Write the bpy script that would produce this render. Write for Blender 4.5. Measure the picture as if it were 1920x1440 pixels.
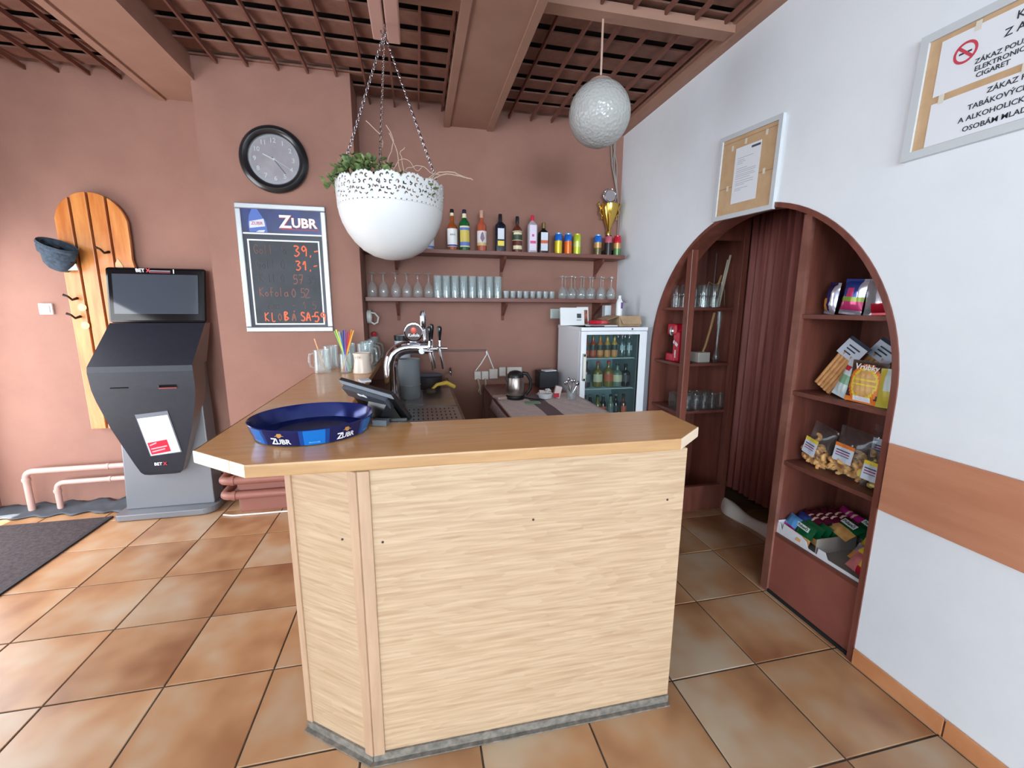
import bpy, bmesh, math, random
from mathutils import Vector, Matrix
random.seed(7)
PI = math.pi
for o in list(bpy.data.objects):
    bpy.data.objects.remove(o)
scn = bpy.context.scene
COL = scn.collection

# ------------------------------------------------------------------ camera
cam_d = bpy.data.cameras.new('camera'); cam = bpy.data.objects.new('camera', cam_d); COL.objects.link(cam)
cam_d.sensor_fit = 'HORIZONTAL'; cam_d.sensor_width = 36.0; cam_d.lens = 797.0/1920*36
cam_d.clip_start = 0.02
pitch, yaw, roll = 0.1780, 0.2175, 0.00528
Fw = Vector((math.sin(yaw)*math.cos(pitch), math.cos(yaw)*math.cos(pitch), -math.sin(pitch)))
Rt = Vector((math.cos(yaw), -math.sin(yaw), 0)); Up = Rt.cross(Fw)
ax = Rt*math.cos(roll)+Up*math.sin(roll); ay = Up*math.cos(roll)-Rt*math.sin(roll)
cam.matrix_world = Matrix(((ax.x, ay.x, -Fw.x, 0), (ax.y, ay.y, -Fw.y, 0), (ax.z, ay.z, -Fw.z, 1.55), (0, 0, 0, 1)))
scn.camera = cam
# ------------------------------------------------------------------ light and exposure
scn.view_settings.view_transform = 'Standard'; scn.view_settings.look = 'None'
scn.view_settings.gamma = 1.0; scn.view_settings.use_curve_mapping = False
scn.view_settings.exposure = 0.37
try:
    scn.cycles.transparent_max_bounces = 24
except Exception:
    pass
world = bpy.data.worlds.new('world'); scn.world = world; world.use_nodes = True
bg = world.node_tree.nodes['Background']; bg.inputs[0].default_value = (0.72, 0.85, 1.0, 1); bg.inputs[1].default_value = 1.0

def area(name, loc, aim, sx, sy, energy, color):
    l = bpy.data.lights.new(name, 'AREA'); l.shape = 'RECTANGLE'; l.size = sx; l.size_y = sy; l.energy = energy; l.color = color
    o = bpy.data.objects.new(name, l); COL.objects.link(o); o.location = loc
    o.rotation_euler = (Vector(aim)-Vector(loc)).to_track_quat('-Z', 'Z').to_euler()
    return o
# daylight through the glazed entrance door and windows; the hall light is added fill
area('door_daylight', (-3.13, 2.66, 1.08), (0, 2.76, 0.25), 1.90, 2.05, 56, (0.95, 0.98, 1.0))
area('side_window_daylight', (-3.13, -0.9, 1.75), (0, -0.9, 1.6), 2.3, 1.8, 38, (0.72, 0.88, 1.0))
area('hall_fill_light', (-3.13, -6.2, 1.80), (0, -6.2, 1.7), 6.8, 2.0, 520, (0.78, 0.91, 1.0))  # added light band in the unseen hall, lifts the back wall
area('rear_window_daylight', (-0.55, -10.93, 1.95), (-0.55, 0, 1.9), 4.7, 2.3, 800, (0.80, 0.92, 1.0))
sun = bpy.data.lights.new('sun', 'SUN'); sun.energy = 15.0; sun.angle = 0.01; sun.color = (1.0, 0.95, 0.86)
so = bpy.data.objects.new('sun', sun); COL.objects.link(so); so.location = (-6, 2, 6)
so.rotation_euler = Vector((0.205, 0.02, -1)).to_track_quat('-Z', 'Y').to_euler()

# ------------------------------------------------------------------ materials
def S(r, g, b):
    f = lambda c: (c/255/12.92) if c/255 <= 0.04045 else ((c/255+0.055)/1.055)**2.4
    return (f(r), f(g), f(b), 1)
MATS = {}
def M(name, rgb=(128, 128, 128), rough=0.5, metal=0.0, spec=None, coat=0.0, emit=0.0, trans=0.0, sub=0.0, alpha=1.0):
    if name in MATS: return MATS[name]
    m = bpy.data.materials.new(name); m.use_nodes = True
    p = m.node_tree.nodes['Principled BSDF']
    p.inputs['Base Color'].default_value = S(*rgb); p.inputs['Roughness'].default_value = rough; p.inputs['Metallic'].default_value = metal
    if spec is not None: p.inputs['Specular IOR Level'].default_value = spec
    if coat: p.inputs['Coat Weight'].default_value = coat; p.inputs['Coat Roughness'].default_value = 0.08
    if emit: p.inputs['Emission Color'].default_value = S(*rgb); p.inputs['Emission Strength'].default_value = emit
    if trans: p.inputs['Transmission Weight'].default_value = trans
    if alpha < 1: p.inputs['Alpha'].default_value = alpha
    MATS[name] = m
    return m
def nodes(m):
    nt = m.node_tree; return nt, nt.nodes, nt.links, nt.nodes['Principled BSDF']
def NM(name, c1, c2, scale=8.0, detail=6.0, stretch=(1, 1, 1), rough=0.5, bump=0.0, bscale=None, coord='Object', lo=0.35, hi=0.65, c3=None, per_object=False, spec=None, coat=0.0, rrange=None):
    """noise-coloured surface; c1..c2 (..c3) are the thing's own colours"""
    if name in MATS: return MATS[name]
    m = M(name, c1, rough, spec=spec, coat=coat)
    nt, N, L, p = nodes(m)
    tc = N.new('ShaderNodeTexCoord'); mp = N.new('ShaderNodeMapping'); mp.inputs['Scale'].default_value = stretch
    src = tc.outputs[coord]
    if per_object:
        oi = N.new('ShaderNodeObjectInfo'); ml = N.new('ShaderNodeMath'); ml.operation = 'MULTIPLY'; ml.inputs[1].default_value = 37.0
        L.new(oi.outputs['Random'], ml.inputs[0]); L.new(ml.outputs[0], mp.inputs['Location'])
    L.new(src, mp.inputs['Vector'])
    nz = N.new('ShaderNodeTexNoise'); nz.inputs['Scale'].default_value = scale; nz.inputs['Detail'].default_value = detail; nz.inputs['Roughness'].default_value = 0.6
    L.new(mp.outputs[0], nz.inputs['Vector'])
    rp = N.new('ShaderNodeValToRGB'); e = rp.color_ramp.elements
    e[0].position = lo; e[0].color = S(*c1); e[1].position = hi; e[1].color = S(*c2)
    if c3: x = rp.color_ramp.elements.new((lo+hi)/2); x.color = S(*c3)
    L.new(nz.outputs['Fac'], rp.inputs[0]); out = rp.outputs[0]
    if per_object:
        hs = N.new('ShaderNodeHueSaturation'); mr = N.new('ShaderNodeMapRange'); mr.inputs['To Min'].default_value = 0.90; mr.inputs['To Max'].default_value = 1.10
        L.new(oi.outputs['Random'], mr.inputs['Value']); L.new(mr.outputs[0], hs.inputs['Value']); L.new(out, hs.inputs['Color']); out = hs.outputs[0]
    L.new(out, p.inputs['Base Color'])
    if rrange:
        mr2 = N.new('ShaderNodeMapRange'); mr2.inputs['To Min'].default_value = rrange[0]; mr2.inputs['To Max'].default_value = rrange[1]
        L.new(nz.outputs['Fac'], mr2.inputs['Value']); L.new(mr2.outputs[0], p.inputs['Roughness'])
    if bump:
        n2 = N.new('ShaderNodeTexNoise'); n2.inputs['Scale'].default_value = bscale or scale*6; n2.inputs['Detail'].default_value = 4
        L.new(mp.outputs[0], n2.inputs['Vector'])
        b = N.new('ShaderNodeBump'); b.inputs['Strength'].default_value = bump; b.inputs['Distance'].default_value = 0.01
        L.new(n2.outputs['Fac'], b.inputs['Height']); L.new(b.outputs[0], p.inputs['Normal'])
    return m
def clearmat(name, tint=(240, 246, 246), base=0.05, rough=0.02, milk=0.05):
    """thin clear glass or plastic: see-through with a Fresnel reflection"""
    if name in MATS: return MATS[name]
    m = bpy.data.materials.new(name); m.use_nodes = True; nt = m.node_tree; N = nt.nodes; L = nt.links
    for n in list(N): N.remove(n)
    out = N.new('ShaderNodeOutputMaterial'); t = N.new('ShaderNodeBsdfTransparent'); t.inputs[0].default_value = S(*tint)
    g = N.new('ShaderNodeBsdfGlossy'); g.inputs['Roughness'].default_value = rough
    lw = N.new('ShaderNodeLayerWeight'); lw.inputs['Blend'].default_value = 0.5
    pw = N.new('ShaderNodeMath'); pw.operation = 'POWER'; pw.inputs[1].default_value = 3.0; L.new(lw.outputs['Facing'], pw.inputs[0])
    ma = N.new('ShaderNodeMath'); ma.operation = 'MULTIPLY_ADD'; ma.inputs[1].default_value = 0.55; ma.inputs[2].default_value = base; L.new(pw.outputs[0], ma.inputs[0])
    df = N.new('ShaderNodeBsdfDiffuse'); df.inputs[0].default_value = (0.9, 0.93, 0.95, 1)
    m0 = N.new('ShaderNodeMixShader'); m0.inputs[0].default_value = milk; L.new(t.outputs[0], m0.inputs[1]); L.new(df.outputs[0], m0.inputs[2])
    mx = N.new('ShaderNodeMixShader'); L.new(ma.outputs[0], mx.inputs[0]); L.new(m0.outputs[0], mx.inputs[1]); L.new(g.outputs[0], mx.inputs[2]); L.new(mx.outputs[0], out.inputs[0])
    MATS[name] = m
    return m

WOODDARK = NM('mahogany_wood', (106, 58, 48), (130, 75, 62), 5, 5, (3, 3, .35), 0.36, 0.05)
SHELFW = NM('brown_shelf_paint', (104, 58, 48), (118, 68, 57), 6, 4, (.4, 3, 3), 0.45, 0.04)
PANEL = M('pale_oak_laminate', (208, 177, 142), .45)
_nt, _N, _L, _p = nodes(PANEL)
_tc = _N.new('ShaderNodeTexCoord'); _mp = _N.new('ShaderNodeMapping'); _mp.inputs['Scale'].default_value = (.42, .42, 3.4); _L.new(_tc.outputs['Object'], _mp.inputs['Vector'])
_n1 = _N.new('ShaderNodeTexNoise'); _n1.inputs['Scale'].default_value = 2.2; _n1.inputs['Detail'].default_value = 3; _L.new(_mp.outputs[0], _n1.inputs['Vector'])
_ml = _N.new('ShaderNodeMath'); _ml.operation = 'MULTIPLY'; _ml.inputs[1].default_value = 20.0; _L.new(_n1.outputs['Fac'], _ml.inputs[0])
_fr = _N.new('ShaderNodeMath'); _fr.operation = 'FRACT'; _L.new(_ml.outputs[0], _fr.inputs[0])
_mp2 = _N.new('ShaderNodeMapping'); _mp2.inputs['Scale'].default_value = (3, 3, 60); _L.new(_tc.outputs['Object'], _mp2.inputs['Vector'])
_n2 = _N.new('ShaderNodeTexNoise'); _n2.inputs['Scale'].default_value = 1.6; _n2.inputs['Detail'].default_value = 6; _L.new(_mp2.outputs[0], _n2.inputs['Vector'])
_ad = _N.new('ShaderNodeMath'); _ad.operation = 'MULTIPLY_ADD'; _ad.inputs[1].default_value = .13; _L.new(_fr.outputs[0], _ad.inputs[0]); _L.new(_n2.outputs['Fac'], _ad.inputs[2])
_rp = _N.new('ShaderNodeValToRGB'); _e = _rp.color_ramp.elements; _e[0].position = .34; _e[0].color = S(202, 174, 144); _e[1].position = .84; _e[1].color = S(172, 141, 110); _L.new(_ad.outputs[0], _rp.inputs[0]); _L.new(_rp.outputs[0], _p.inputs['Base Color'])
TOPW = NM('beech_worktop_laminate', (220, 158, 98), (232, 176, 116), 7, 7, (.5, 6, 1), 0.3, 0.0, coat=0.25)
EDGEW = NM('worktop_edge_band', (176, 134, 90), (194, 152, 106), 6, 7, (.6, 2, 6), 0.4)
EDGEP = M('lit_pale_edge', (236, 214, 190), 0.5)  # pale corner edge; daylight on the left chamfer is put into the colour
POSTW = NM('oak_trim_strip', (178, 144, 116), (194, 160, 132), 6, 6, (4, 4, .5), 0.5)
WALLB = NM('brown_wall_paint', (146, 105, 92), (154, 112, 98), 3, 5, rough=0.85, bump=0.10, bscale=90)
WALLW = NM('white_wall_paint', (230, 234, 239), (236, 239, 244), 2.5, 5, rough=0.75, bump=0.06, bscale=40)
CEILB = NM('brown_ceiling_board', (124, 86, 73), (142, 102, 88), 9, 5, rough=0.7)
SLAT = NM('brown_ceiling_slat', (116, 72, 60), (130, 84, 70), 9, 5, rough=0.7)
BEAM = NM('pinkish_brown_beam_paint', (160, 120, 102), (168, 128, 110), 4, 4, rough=0.7, bump=0.04, bscale=60)
TILE = NM('terracotta_tile', (138, 86, 55), (192, 172, 148), 2.6, 2.6, rough=0.3, c3=(182, 138, 100), lo=.27, hi=.74, per_object=True)
GROUT = NM('dark_grout', (62, 54, 48), (86, 74, 64), 30, 3, rough=0.9)
TERRA = NM('terracotta_skirting', (196, 128, 84), (214, 150, 104), 5, 5, rough=0.35)
LAM = NM('pear_laminate', (192, 128, 98), (206, 144, 112), 4, 6, (1, .5, 3), 0.4)
CHROME = M('chrome', (196, 196, 202), 0.07, 1.0)
STEEL = NM('brushed_steel', (150, 148, 146), (176, 174, 170), 12, 4, (1, 12, 1), 0.3); nodes(STEEL)[3].inputs['Metallic'].default_value = 0.85
ALU = M('aluminium_frame', (176, 178, 182), 0.34, 0.5)
BLACKP = M('black_plastic', (24, 25, 28), 0.35)
BLACKG = M('black_gloss', (16, 17, 20), 0.1)
WHITEP = M('white_plastic', (232, 233, 234), 0.38)
WHITEE = M('white_enamel', (240, 242, 248), 0.3)
PAPER = M('white_paper', (232, 234, 240), 0.7)
INK = M('black_ink', (52, 54, 62), 0.7)
CORK = NM('fibreboard', (196, 160, 122), (206, 172, 134), 12, 5, rough=0.8)
GLASS = clearmat('clear_glass', (246, 250, 250), 0.05, .02, .10)
GLASSD = clearmat('fridge_pane', (232, 240, 240), 0.02, .02, .01)
FILM = clearmat('clear_film', (248, 250, 252), 0.05, 0.08, .02)
GOLD = M('gold_metal', (222, 188, 96), 0.16, 1.0)
SILVER = M('silver_metal', (226, 226, 230), 0.18, 1.0)
DKNAVY = M('navy_print', (26, 32, 74), 0.35)
BLUEP = M('bright_blue_print', (22, 110, 200), 0.3)
REDP = M('red_print', (206, 36, 62), 0.4)
GREENP = M('green_print', (24, 112, 62), 0.4)
YELLOWP = M('yellow_print', (236, 208, 60), 0.4)
ORANGEP = M('orange_print', (236, 128, 44), 0.4)
WHITEPR = M('white_print', (240, 240, 242), 0.45)
PINKP = M('pink_print', (214, 70, 130), 0.4)
TANP = M('tan_print', (206, 160, 110), 0.5)
GREYP = M('grey_plastic', (118, 122, 126), 0.45)

# ------------------------------------------------------------------ mesh builder
class B:
    def __init__(s): s.v = []; s.f = []; s.mi = []; s.cur = 0
    def add(s, vs, fs, m=None):
        n = len(s.v); s.v += [tuple(v) for v in vs]
        for f in fs: s.f.append(tuple(i+n for i in f)); s.mi.append(s.cur if m is None else m)
        return s
    def box(s, x0, x1, y0, y1, z0, z1, m=None):
        vs = [(x, y, z) for z in (z0, z1) for y in (y0, y1) for x in (x0, x1)]
        return s.add(vs, [(0, 2, 3, 1), (4, 5, 7, 6), (0, 1, 5, 4), (2, 6, 7, 3), (0, 4, 6, 2), (1, 3, 7, 5)], m)
    def obox(s, c, h, R=None, m=None):
        """oriented box: centre, half sizes, rotation matrix"""
        vs = []
        for z in (-1, 1):
            for y in (-1, 1):
                for x in (-1, 1):
                    v = Vector((x*h[0], y*h[1], z*h[2])); v = (R @ v) if R else v; vs.append(v+Vector(c))
        return s.add(vs, [(0, 2, 3, 1), (4, 5, 7, 6), (0, 1, 5, 4), (2, 6, 7, 3), (0, 4, 6, 2), (1, 3, 7, 5)], m)
    def prism(s, poly, a0, a1, axis='z', m=None):
        n = len(poly)
        def P(p, a): return (p[0], p[1], a) if axis == 'z' else ((p[0], a, p[1]) if axis == 'y' else (a, p[0], p[1]))
        vs = [P(p, a0) for p in poly]+[P(p, a1) for p in poly]
        fs = [tuple(range(n-1, -1, -1)), tuple(range(n, 2*n))]+[(i, (i+1) % n, n+(i+1) % n, n+i) for i in range(n)]
        return s.add(vs, fs, m)
    def lathe(s, prof, seg=20, c=(0, 0, 0), m=None, cap=True, a0=0, a1=2*PI, sx=1, sy=1):
        full = abs(a1-a0-2*PI) < 1e-6; k = seg if full else seg+1; vs = []; fs = []
        for r, z in prof:
            for i in range(k):
                a = a0+(a1-a0)*i/seg; vs.append((c[0]+r*sx*math.cos(a), c[1]+r*sy*math.sin(a), c[2]+z))
        for j in range(len(prof)-1):
            for i in range(seg):
                i2 = (i+1) % k; fs.append((j*k+i, j*k+i2, (j+1)*k+i2, (j+1)*k+i))
        if full and cap:
            if prof[0][0] > 1e-5: fs.append(tuple(range(k-1, -1, -1)))
            if prof[-1][0] > 1e-5: fs.append(tuple(range((len(prof)-1)*k, len(prof)*k)))
        return s.add(vs, fs, m)
    def tube(s, pts, r, seg=8, m=None, closed=False):
        pts = [Vector(p) for p in pts]; n = len(pts); rs = r if isinstance(r, (list, tuple)) else [r]*n
        vs = []; fs = []; prev = None
        for i, p in enumerate(pts):
            if closed: t = pts[(i+1) % n]-pts[i-1]
            else: t = pts[min(i+1, n-1)]-pts[max(i-1, 0)]
            t.normalize()
            if prev is None:
                u = t.orthogonal().normalized()
            else:
                u = prev-t*prev.dot(t)
                u = u.normalized() if u.length > 1e-6 else t.orthogonal().normalized()
            prev = u; w = t.cross(u)
            for k in range(seg):
                a = 2*PI*k/seg; vs.append(p+(u*math.cos(a)+w*math.sin(a))*rs[i])
        for i in range(n if closed else n-1):
            for k in range(seg):
                j = (i+1) % n; fs.append((i*seg+k, i*seg+(k+1) % seg, j*seg+(k+1) % seg, j*seg+k))
        if not closed: fs += [tuple(range(seg-1, -1, -1)), tuple(range((n-1)*seg, n*seg))]
        return s.add(vs, fs, m)
    def ball(s, c, r, seg=14, rings=8, sc=(1, 1, 1), m=None):
        vs = [(c[0], c[1], c[2]-r*sc[2])]; fs = []
        for j in range(1, rings):
            th = -PI/2+PI*j/rings
            for i in range(seg):
                a = 2*PI*i/seg; vs.append((c[0]+r*sc[0]*math.cos(th)*math.cos(a), c[1]+r*sc[1]*math.cos(th)*math.sin(a), c[2]+r*sc[2]*math.sin(th)))
        vs.append((c[0], c[1], c[2]+r*sc[2])); top = len(vs)-1
        for i in range(seg):
            fs.append((0, 1+(i+1) % seg, 1+i)); fs.append((top, top-seg+i, top-seg+(i+1) % seg))
        for j in range(rings-2):
            for i in range(seg):
                a = 1+j*seg; fs.append((a+i, a+(i+1) % seg, a+seg+(i+1) % seg, a+seg+i))
        return s.add(vs, fs, m)
    def xf(s, mat):
        s.v = [tuple(mat @ Vector(v)) for v in s.v]; return s
    def obj(s, name, mat, parent=None, smooth=False, world=True, bevel=0.0, loc=None, solid=0.0):
        me = bpy.data.meshes.new(name); me.from_pydata(s.v, [], s.f)
        for mm in (mat if isinstance(mat, (list, tuple)) else [mat]): me.materials.append(mm)
        if isinstance(mat, (list, tuple)): me.polygons.foreach_set('material_index', s.mi)
        off = Vector((0, 0, 0))
        if parent is not None and world:
            q = parent
            while q is not None: off += q.location; q = q.parent
        if loc is not None: off = off+Vector(loc)
        if off.length > 0: me.transform(Matrix.Translation(-off))
        me.validate(); me.update()
        if smooth:
            me.polygons.foreach_set('use_smooth', [True]*len(me.polygons))
            try: me.set_sharp_from_angle(angle=math.radians(38))
            except Exception: pass
        o = bpy.data.objects.new(name, me); COL.objects.link(o)
        if parent is not None: o.parent = parent
        if loc is not None: o.location = loc
        if bevel:
            b = o.modifiers.new('bevel', 'BEVEL'); b.width = bevel; b.segments = 2; b.limit_method = 'ANGLE'; b.angle_limit = 0.6
        if solid:
            sm = o.modifiers.new('solid', 'SOLIDIFY'); sm.thickness = solid; sm.offset = 0
        return o
def thing(name, label, cat, loc=(0, 0, 0), rotz=0.0, group=None):
    o = bpy.data.objects.new(name, None); COL.objects.link(o); o.empty_display_size = 0.05
    o.location = loc; o.rotation_euler = (0, 0, rotz); o['label'] = label; o['category'] = cat
    if group: o['group'] = group
    return o
def tag(o, label, cat, group=None):
    o['label'] = label; o['category'] = cat
    if group: o['group'] = group
    return o
def struct(o, label=None):
    o['kind'] = 'structure'
    if label: o['label'] = label
    return o
def dup(root, loc, label=None, rotz=None, scale=None):
    r = root.copy(); COL.objects.link(r); r.location = loc
    if rotz is not None: r.rotation_euler = (0, 0, rotz)
    if scale is not None: r.scale = scale
    if label: r['label'] = label
    for ch in list(root.children):
        c = ch.copy(); COL.objects.link(c); c.parent = r
        for g in list(ch.children):
            d = g.copy(); COL.objects.link(d); d.parent = c
    return r
def text_bm(s, size, off=0.0, align='CENTER', sx=1.0, ext=0.0006, shear=0.0):
    """flat lettering as mesh in the local XY plane -> list of verts, faces"""
    cu = bpy.data.curves.new('lettering', 'FONT'); cu.body = s; cu.size = size; cu.align_x = align; cu.align_y = 'CENTER'
    cu.offset = off; cu.extrude = ext; cu.resolution_u = 2; cu.shear = shear
    o = bpy.data.objects.new('lettering', cu); COL.objects.link(o)
    dg = bpy.context.evaluated_depsgraph_get(); me = bpy.data.meshes.new_from_object(o.evaluated_get(dg))
    vs = [(v.co.x*sx, v.co.y, v.co.z) for v in me.vertices]; fs = [tuple(p.vertices) for p in me.polygons]
    bpy.data.objects.remove(o); bpy.data.curves.remove(cu); bpy.data.meshes.remove(me)
    return vs, fs
def put_text(s, size, mat, parent, M4, name='lettering', **kw):
    vs, fs = text_bm(s, size, **kw); b = B(); b.add([M4 @ Vector(v) for v in vs], fs)
    return b.obj(name, mat, parent)
def frame_y(c, up=(0, 0, 1)):   # lettering on a face looking towards -y
    return Matrix.Translation(c) @ Matrix(((1, 0, 0, 0), (0, 0, -1, 0), (0, 1, 0, 0), (0, 0, 0, 1)))
def frame_x(c):                 # lettering on a face looking towards -x (read left to right = +y to -y)
    return Matrix.Translation(c) @ Matrix(((0, 0, -1, 0), (-1, 0, 0, 0), (0, 1, 0, 0), (0, 0, 0, 1)))
def arc(cx, cy, r, a0, a1, n): return [(cx+r*math.cos(a0+(a1-a0)*i/n), cy+r*math.sin(a0+(a1-a0)*i/n)) for i in range(n+1)]
# ================================================================== the setting
XR, YB, YC, ZC = 1.845, 3.80, 3.435, 3.10       # right wall, back wall, clock wall, ceiling lattice
XL, YR = -3.15, -11.0
TS, TX0, TY0 = 0.41498, -2.3183, 3.43955
floor = B().box(XL-.6, 3.25, YR, YB+.1, -0.06, -0.004).obj('floor', GROUT); struct(floor)
tile_me = None
for ci in range(-3, 14):
    for ri in range(-1, 12):
        x0 = TX0+(ci-1)*TS; y0 = TY0-(ri+1)*TS
        g = 0.0035
        if tile_me is None:
            h = TS/2-g
            t = B().box(-h, h, -h, h, -0.006, 0.0).obj('tile', TILE, None, bevel=0.0)
            bm = bmesh.new(); bm.from_mesh(t.data)
            bmesh.ops.bevel(bm, geom=[e for e in bm.edges if all(v.co.z > -0.001 for v in e.verts)], offset=0.002, segments=1, affect='EDGES')
            bm.to_mesh(t.data); bm.free(); tile_me = t.data
        else:
            t = bpy.data.objects.new('tile', tile_me); COL.objects.link(t)
        t.parent = floor; t.location = (x0+TS/2, y0+TS/2, random.uniform(-.0006, .0006))
        t.rotation_euler = (0, 0, random.choice((0, PI/2, PI, -PI/2)))
def wall(name, b, mat): return struct(b.obj(name, mat))
wall('wall_back', B().box(XL, 3.25, YB, YB+.1, 0, 3.6), WALLB)
wall('wall_clock', B().box(-1.385, -0.402, YC, YB, 0, 3.6), WALLB)
# entrance wall on the left: opening for the glazed door and one window
b = B()
b.box(XL-.25, XL, 3.66, YB, 0, 3.6); b.box(XL-.25, XL, 1.70, 3.66, 2.20, 3.6); b.box(XL-.25, XL, 0.35, 1.70, 0, 3.6)
wall('wall_left', b, WALLB); b = B()
b.box(XL-.25, XL, -2.15, 0.35, 0, 0.8); b.box(XL-.25, XL, -2.15, 0.35, 2.7, 3.6); b.box(XL-.25, XL, -2.75, -2.15, 0, 3.6); b.box(XL-.25, XL, -9.65, -2.75, 0, .78); b.box(XL-.25, XL, -9.65, -2.75, 2.82, 3.6); b.box(XL-.25, XL, YR, -9.65, 0, 3.6)  # the long gap towards the rear is added for the hall fill
wall('wall_left', b, WALLW)
b = B()
b.box(XL, -2.9, YR-.1, YR, 0, 3.6); b.box(1.8, XR+.2, YR-.1, YR, 0, 3.6)
b.box(-2.9, -.5, YR-.1, YR, 0, .75); b.box(-2.9, -.5, YR-.1, YR, 3.12, 3.6); b.box(-.5, 1.8, YR-.1, YR, 0, .75); b.box(-.5, 1.8, YR-.1, YR, 3.12, 3.6)
wall('wall_rear', b, WALLW)
# right wall with the arched opening
AY0, AY1, AZ = 1.285, 3.12, 1.20; AR = (AY1-AY0)/2; AC = (AY0+AY1)/2
WT = 0.11
b = B(); b.box(XR, XR+WT, YR, AY0, 0, 3.6); b.box(XR, XR+WT, AY1, YB, 0, 3.6)
n = 40
for i in range(n):
    a0 = PI-PI*i/n; a1 = PI-PI*(i+1)/n
    p0 = (AC+AR*math.cos(a0), AZ+AR*math.sin(a0)); p1 = (AC+AR*math.cos(a1), AZ+AR*math.sin(a1))
    b.prism([p0, p1, (p1[0], 3.6), (p0[0], 3.6)], XR, XR+WT, 'x')
wall('wall_right', b, WALLW)
# brown lining of the arch
def arch_pts(r, z0=0.0): return [(AC-r, z0)]+[(AC+r*math.cos(PI-PI*i/48), AZ+r*math.sin(PI-PI*i/48)) for i in range(49)]+[(AC+r, z0)]
po = arch_pts(AR+.004); pi_ = arch_pts(AR-.020); b = B()
for i in range(len(po)-1):
    b.prism([po[i], po[i+1], pi_[i+1], pi_[i]], XR-.006, XR+WT+.02, 'x')
struct(b.obj('trim_1', WOODDARK), 'dark brown wooden lining around the arch')
# passage behind the arch
b = B(); b.box(3.05, 3.15, 1.2, 3.4, 0, 2.5); b.box(XR+WT, 3.05, 3.16, 3.30, 0, 2.5); b.box(XR+WT, 3.05, 1.12, 1.26, 0, 2.5); b.box(XR+WT, 3.05, 1.2, 3.3, 2.24, 2.34)
wall('wall_passage', b, NM('dark_brown_room_paint', (66, 40, 34), (76, 48, 41), 5, 4, rough=.8))
# ceiling: boards, cross battens and the hanging lattice slats
struct(B().box(XL-.2, XR+.1, YR, .3, 3.2, 3.3).obj('ceiling', M('white_ceiling_paint', (232, 232, 230), .8)))
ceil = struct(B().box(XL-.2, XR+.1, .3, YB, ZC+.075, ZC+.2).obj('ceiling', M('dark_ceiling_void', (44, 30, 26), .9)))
xs = -1.222-0.184*10
me1 = None
while xs < XR-.02:
    if me1 is None:
        o = B().box(-.0065, .0065, -1.5, 1.5, 0, .028).obj('slat', SLAT); me1 = o.data
    else:
        o = bpy.data.objects.new('slat', me1); COL.objects.link(o)
    o.location = (xs, YB-1.5, ZC+random.uniform(-.003, .003)); o.rotation_euler = (0, 0, random.uniform(-.0025, .0025)); o.parent = ceil
    xs += 0.184
me2 = None; y = 3.395-.09+.36
while y > 0.85:
    if me2 is None:
        o = B().box(-2.49, 2.49, -.071, .071, 0, .010).obj('board', CEILB); me2 = o.data
    else:
        o = bpy.data.objects.new('board', me2); COL.objects.link(o)
    o.location = ((XL+XR)/2, y, ZC+.040); o.rotation_euler = (random.uniform(.03, .12), 0, random.uniform(-.001, .001)); o.parent = ceil
    y -= 0.18
def beam(name, x0, x1, z0, z1, label):
    r = B().box(x0, x1, YR+.1 if False else 0.3, YB, z0, z1).obj(name, BEAM); struct(r, label)
    B().box(x0-.012, x0+.035, 0.3, YB, z0-.012, z0+.03).obj('edge_strip', BEAM, r)
    B().box(x1-.035, x1+.012, 0.3, YB, z0-.012, z0+.03).obj('edge_strip', BEAM, r)
    return r
beam('trim_2', 0.272, 0.648, 3.0, 3.25, 'wide brown painted ceiling beam above the bottle shelf')
beam('trim_3', -1.735, -1.372, 3.0, 3.25, 'pale brown painted ceiling beam above the terminal')
b = B(); b.box(-.22, .272, 2.45, 2.535, ZC-.028, ZC+.02); b.box(.648, XR, 2.36, 2.445, ZC-.03, ZC+.02)
struct(b.obj('trim_4', BEAM), 'flat brown cross board under the ceiling slats')
b = B(); b.box(XR-.055, XR, 0.3, YB, ZC-.045, ZC+.05); b.box(XR-.075, XR, 0.3, YB, ZC+.01, ZC+.05)
struct(b.obj('trim_5', BEAM), 'brown moulding along the top of the white wall')
# skirting tiles and the laminate chair rail on the white wall
sk = struct(B().box(XR-.004, XR, YR, AY0-.005, 0, .062).obj('baseboard_right', GROUT)); y = AY0-.008; k = 0
while y > -1.2:
    w = .335
    B().box(XR-.012, XR-.002, y-w, y, 0.001, .074+random.uniform(-.003, .002)).obj('tile', TERRA, sk, bevel=.0015); y -= w+.006
struct(B().box(XR-.014, XR, -2.5, AY0-.012, .737, 1.022).obj('trim_6', LAM, bevel=.002), 'pear wood laminate board fixed along the white wall')
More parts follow.
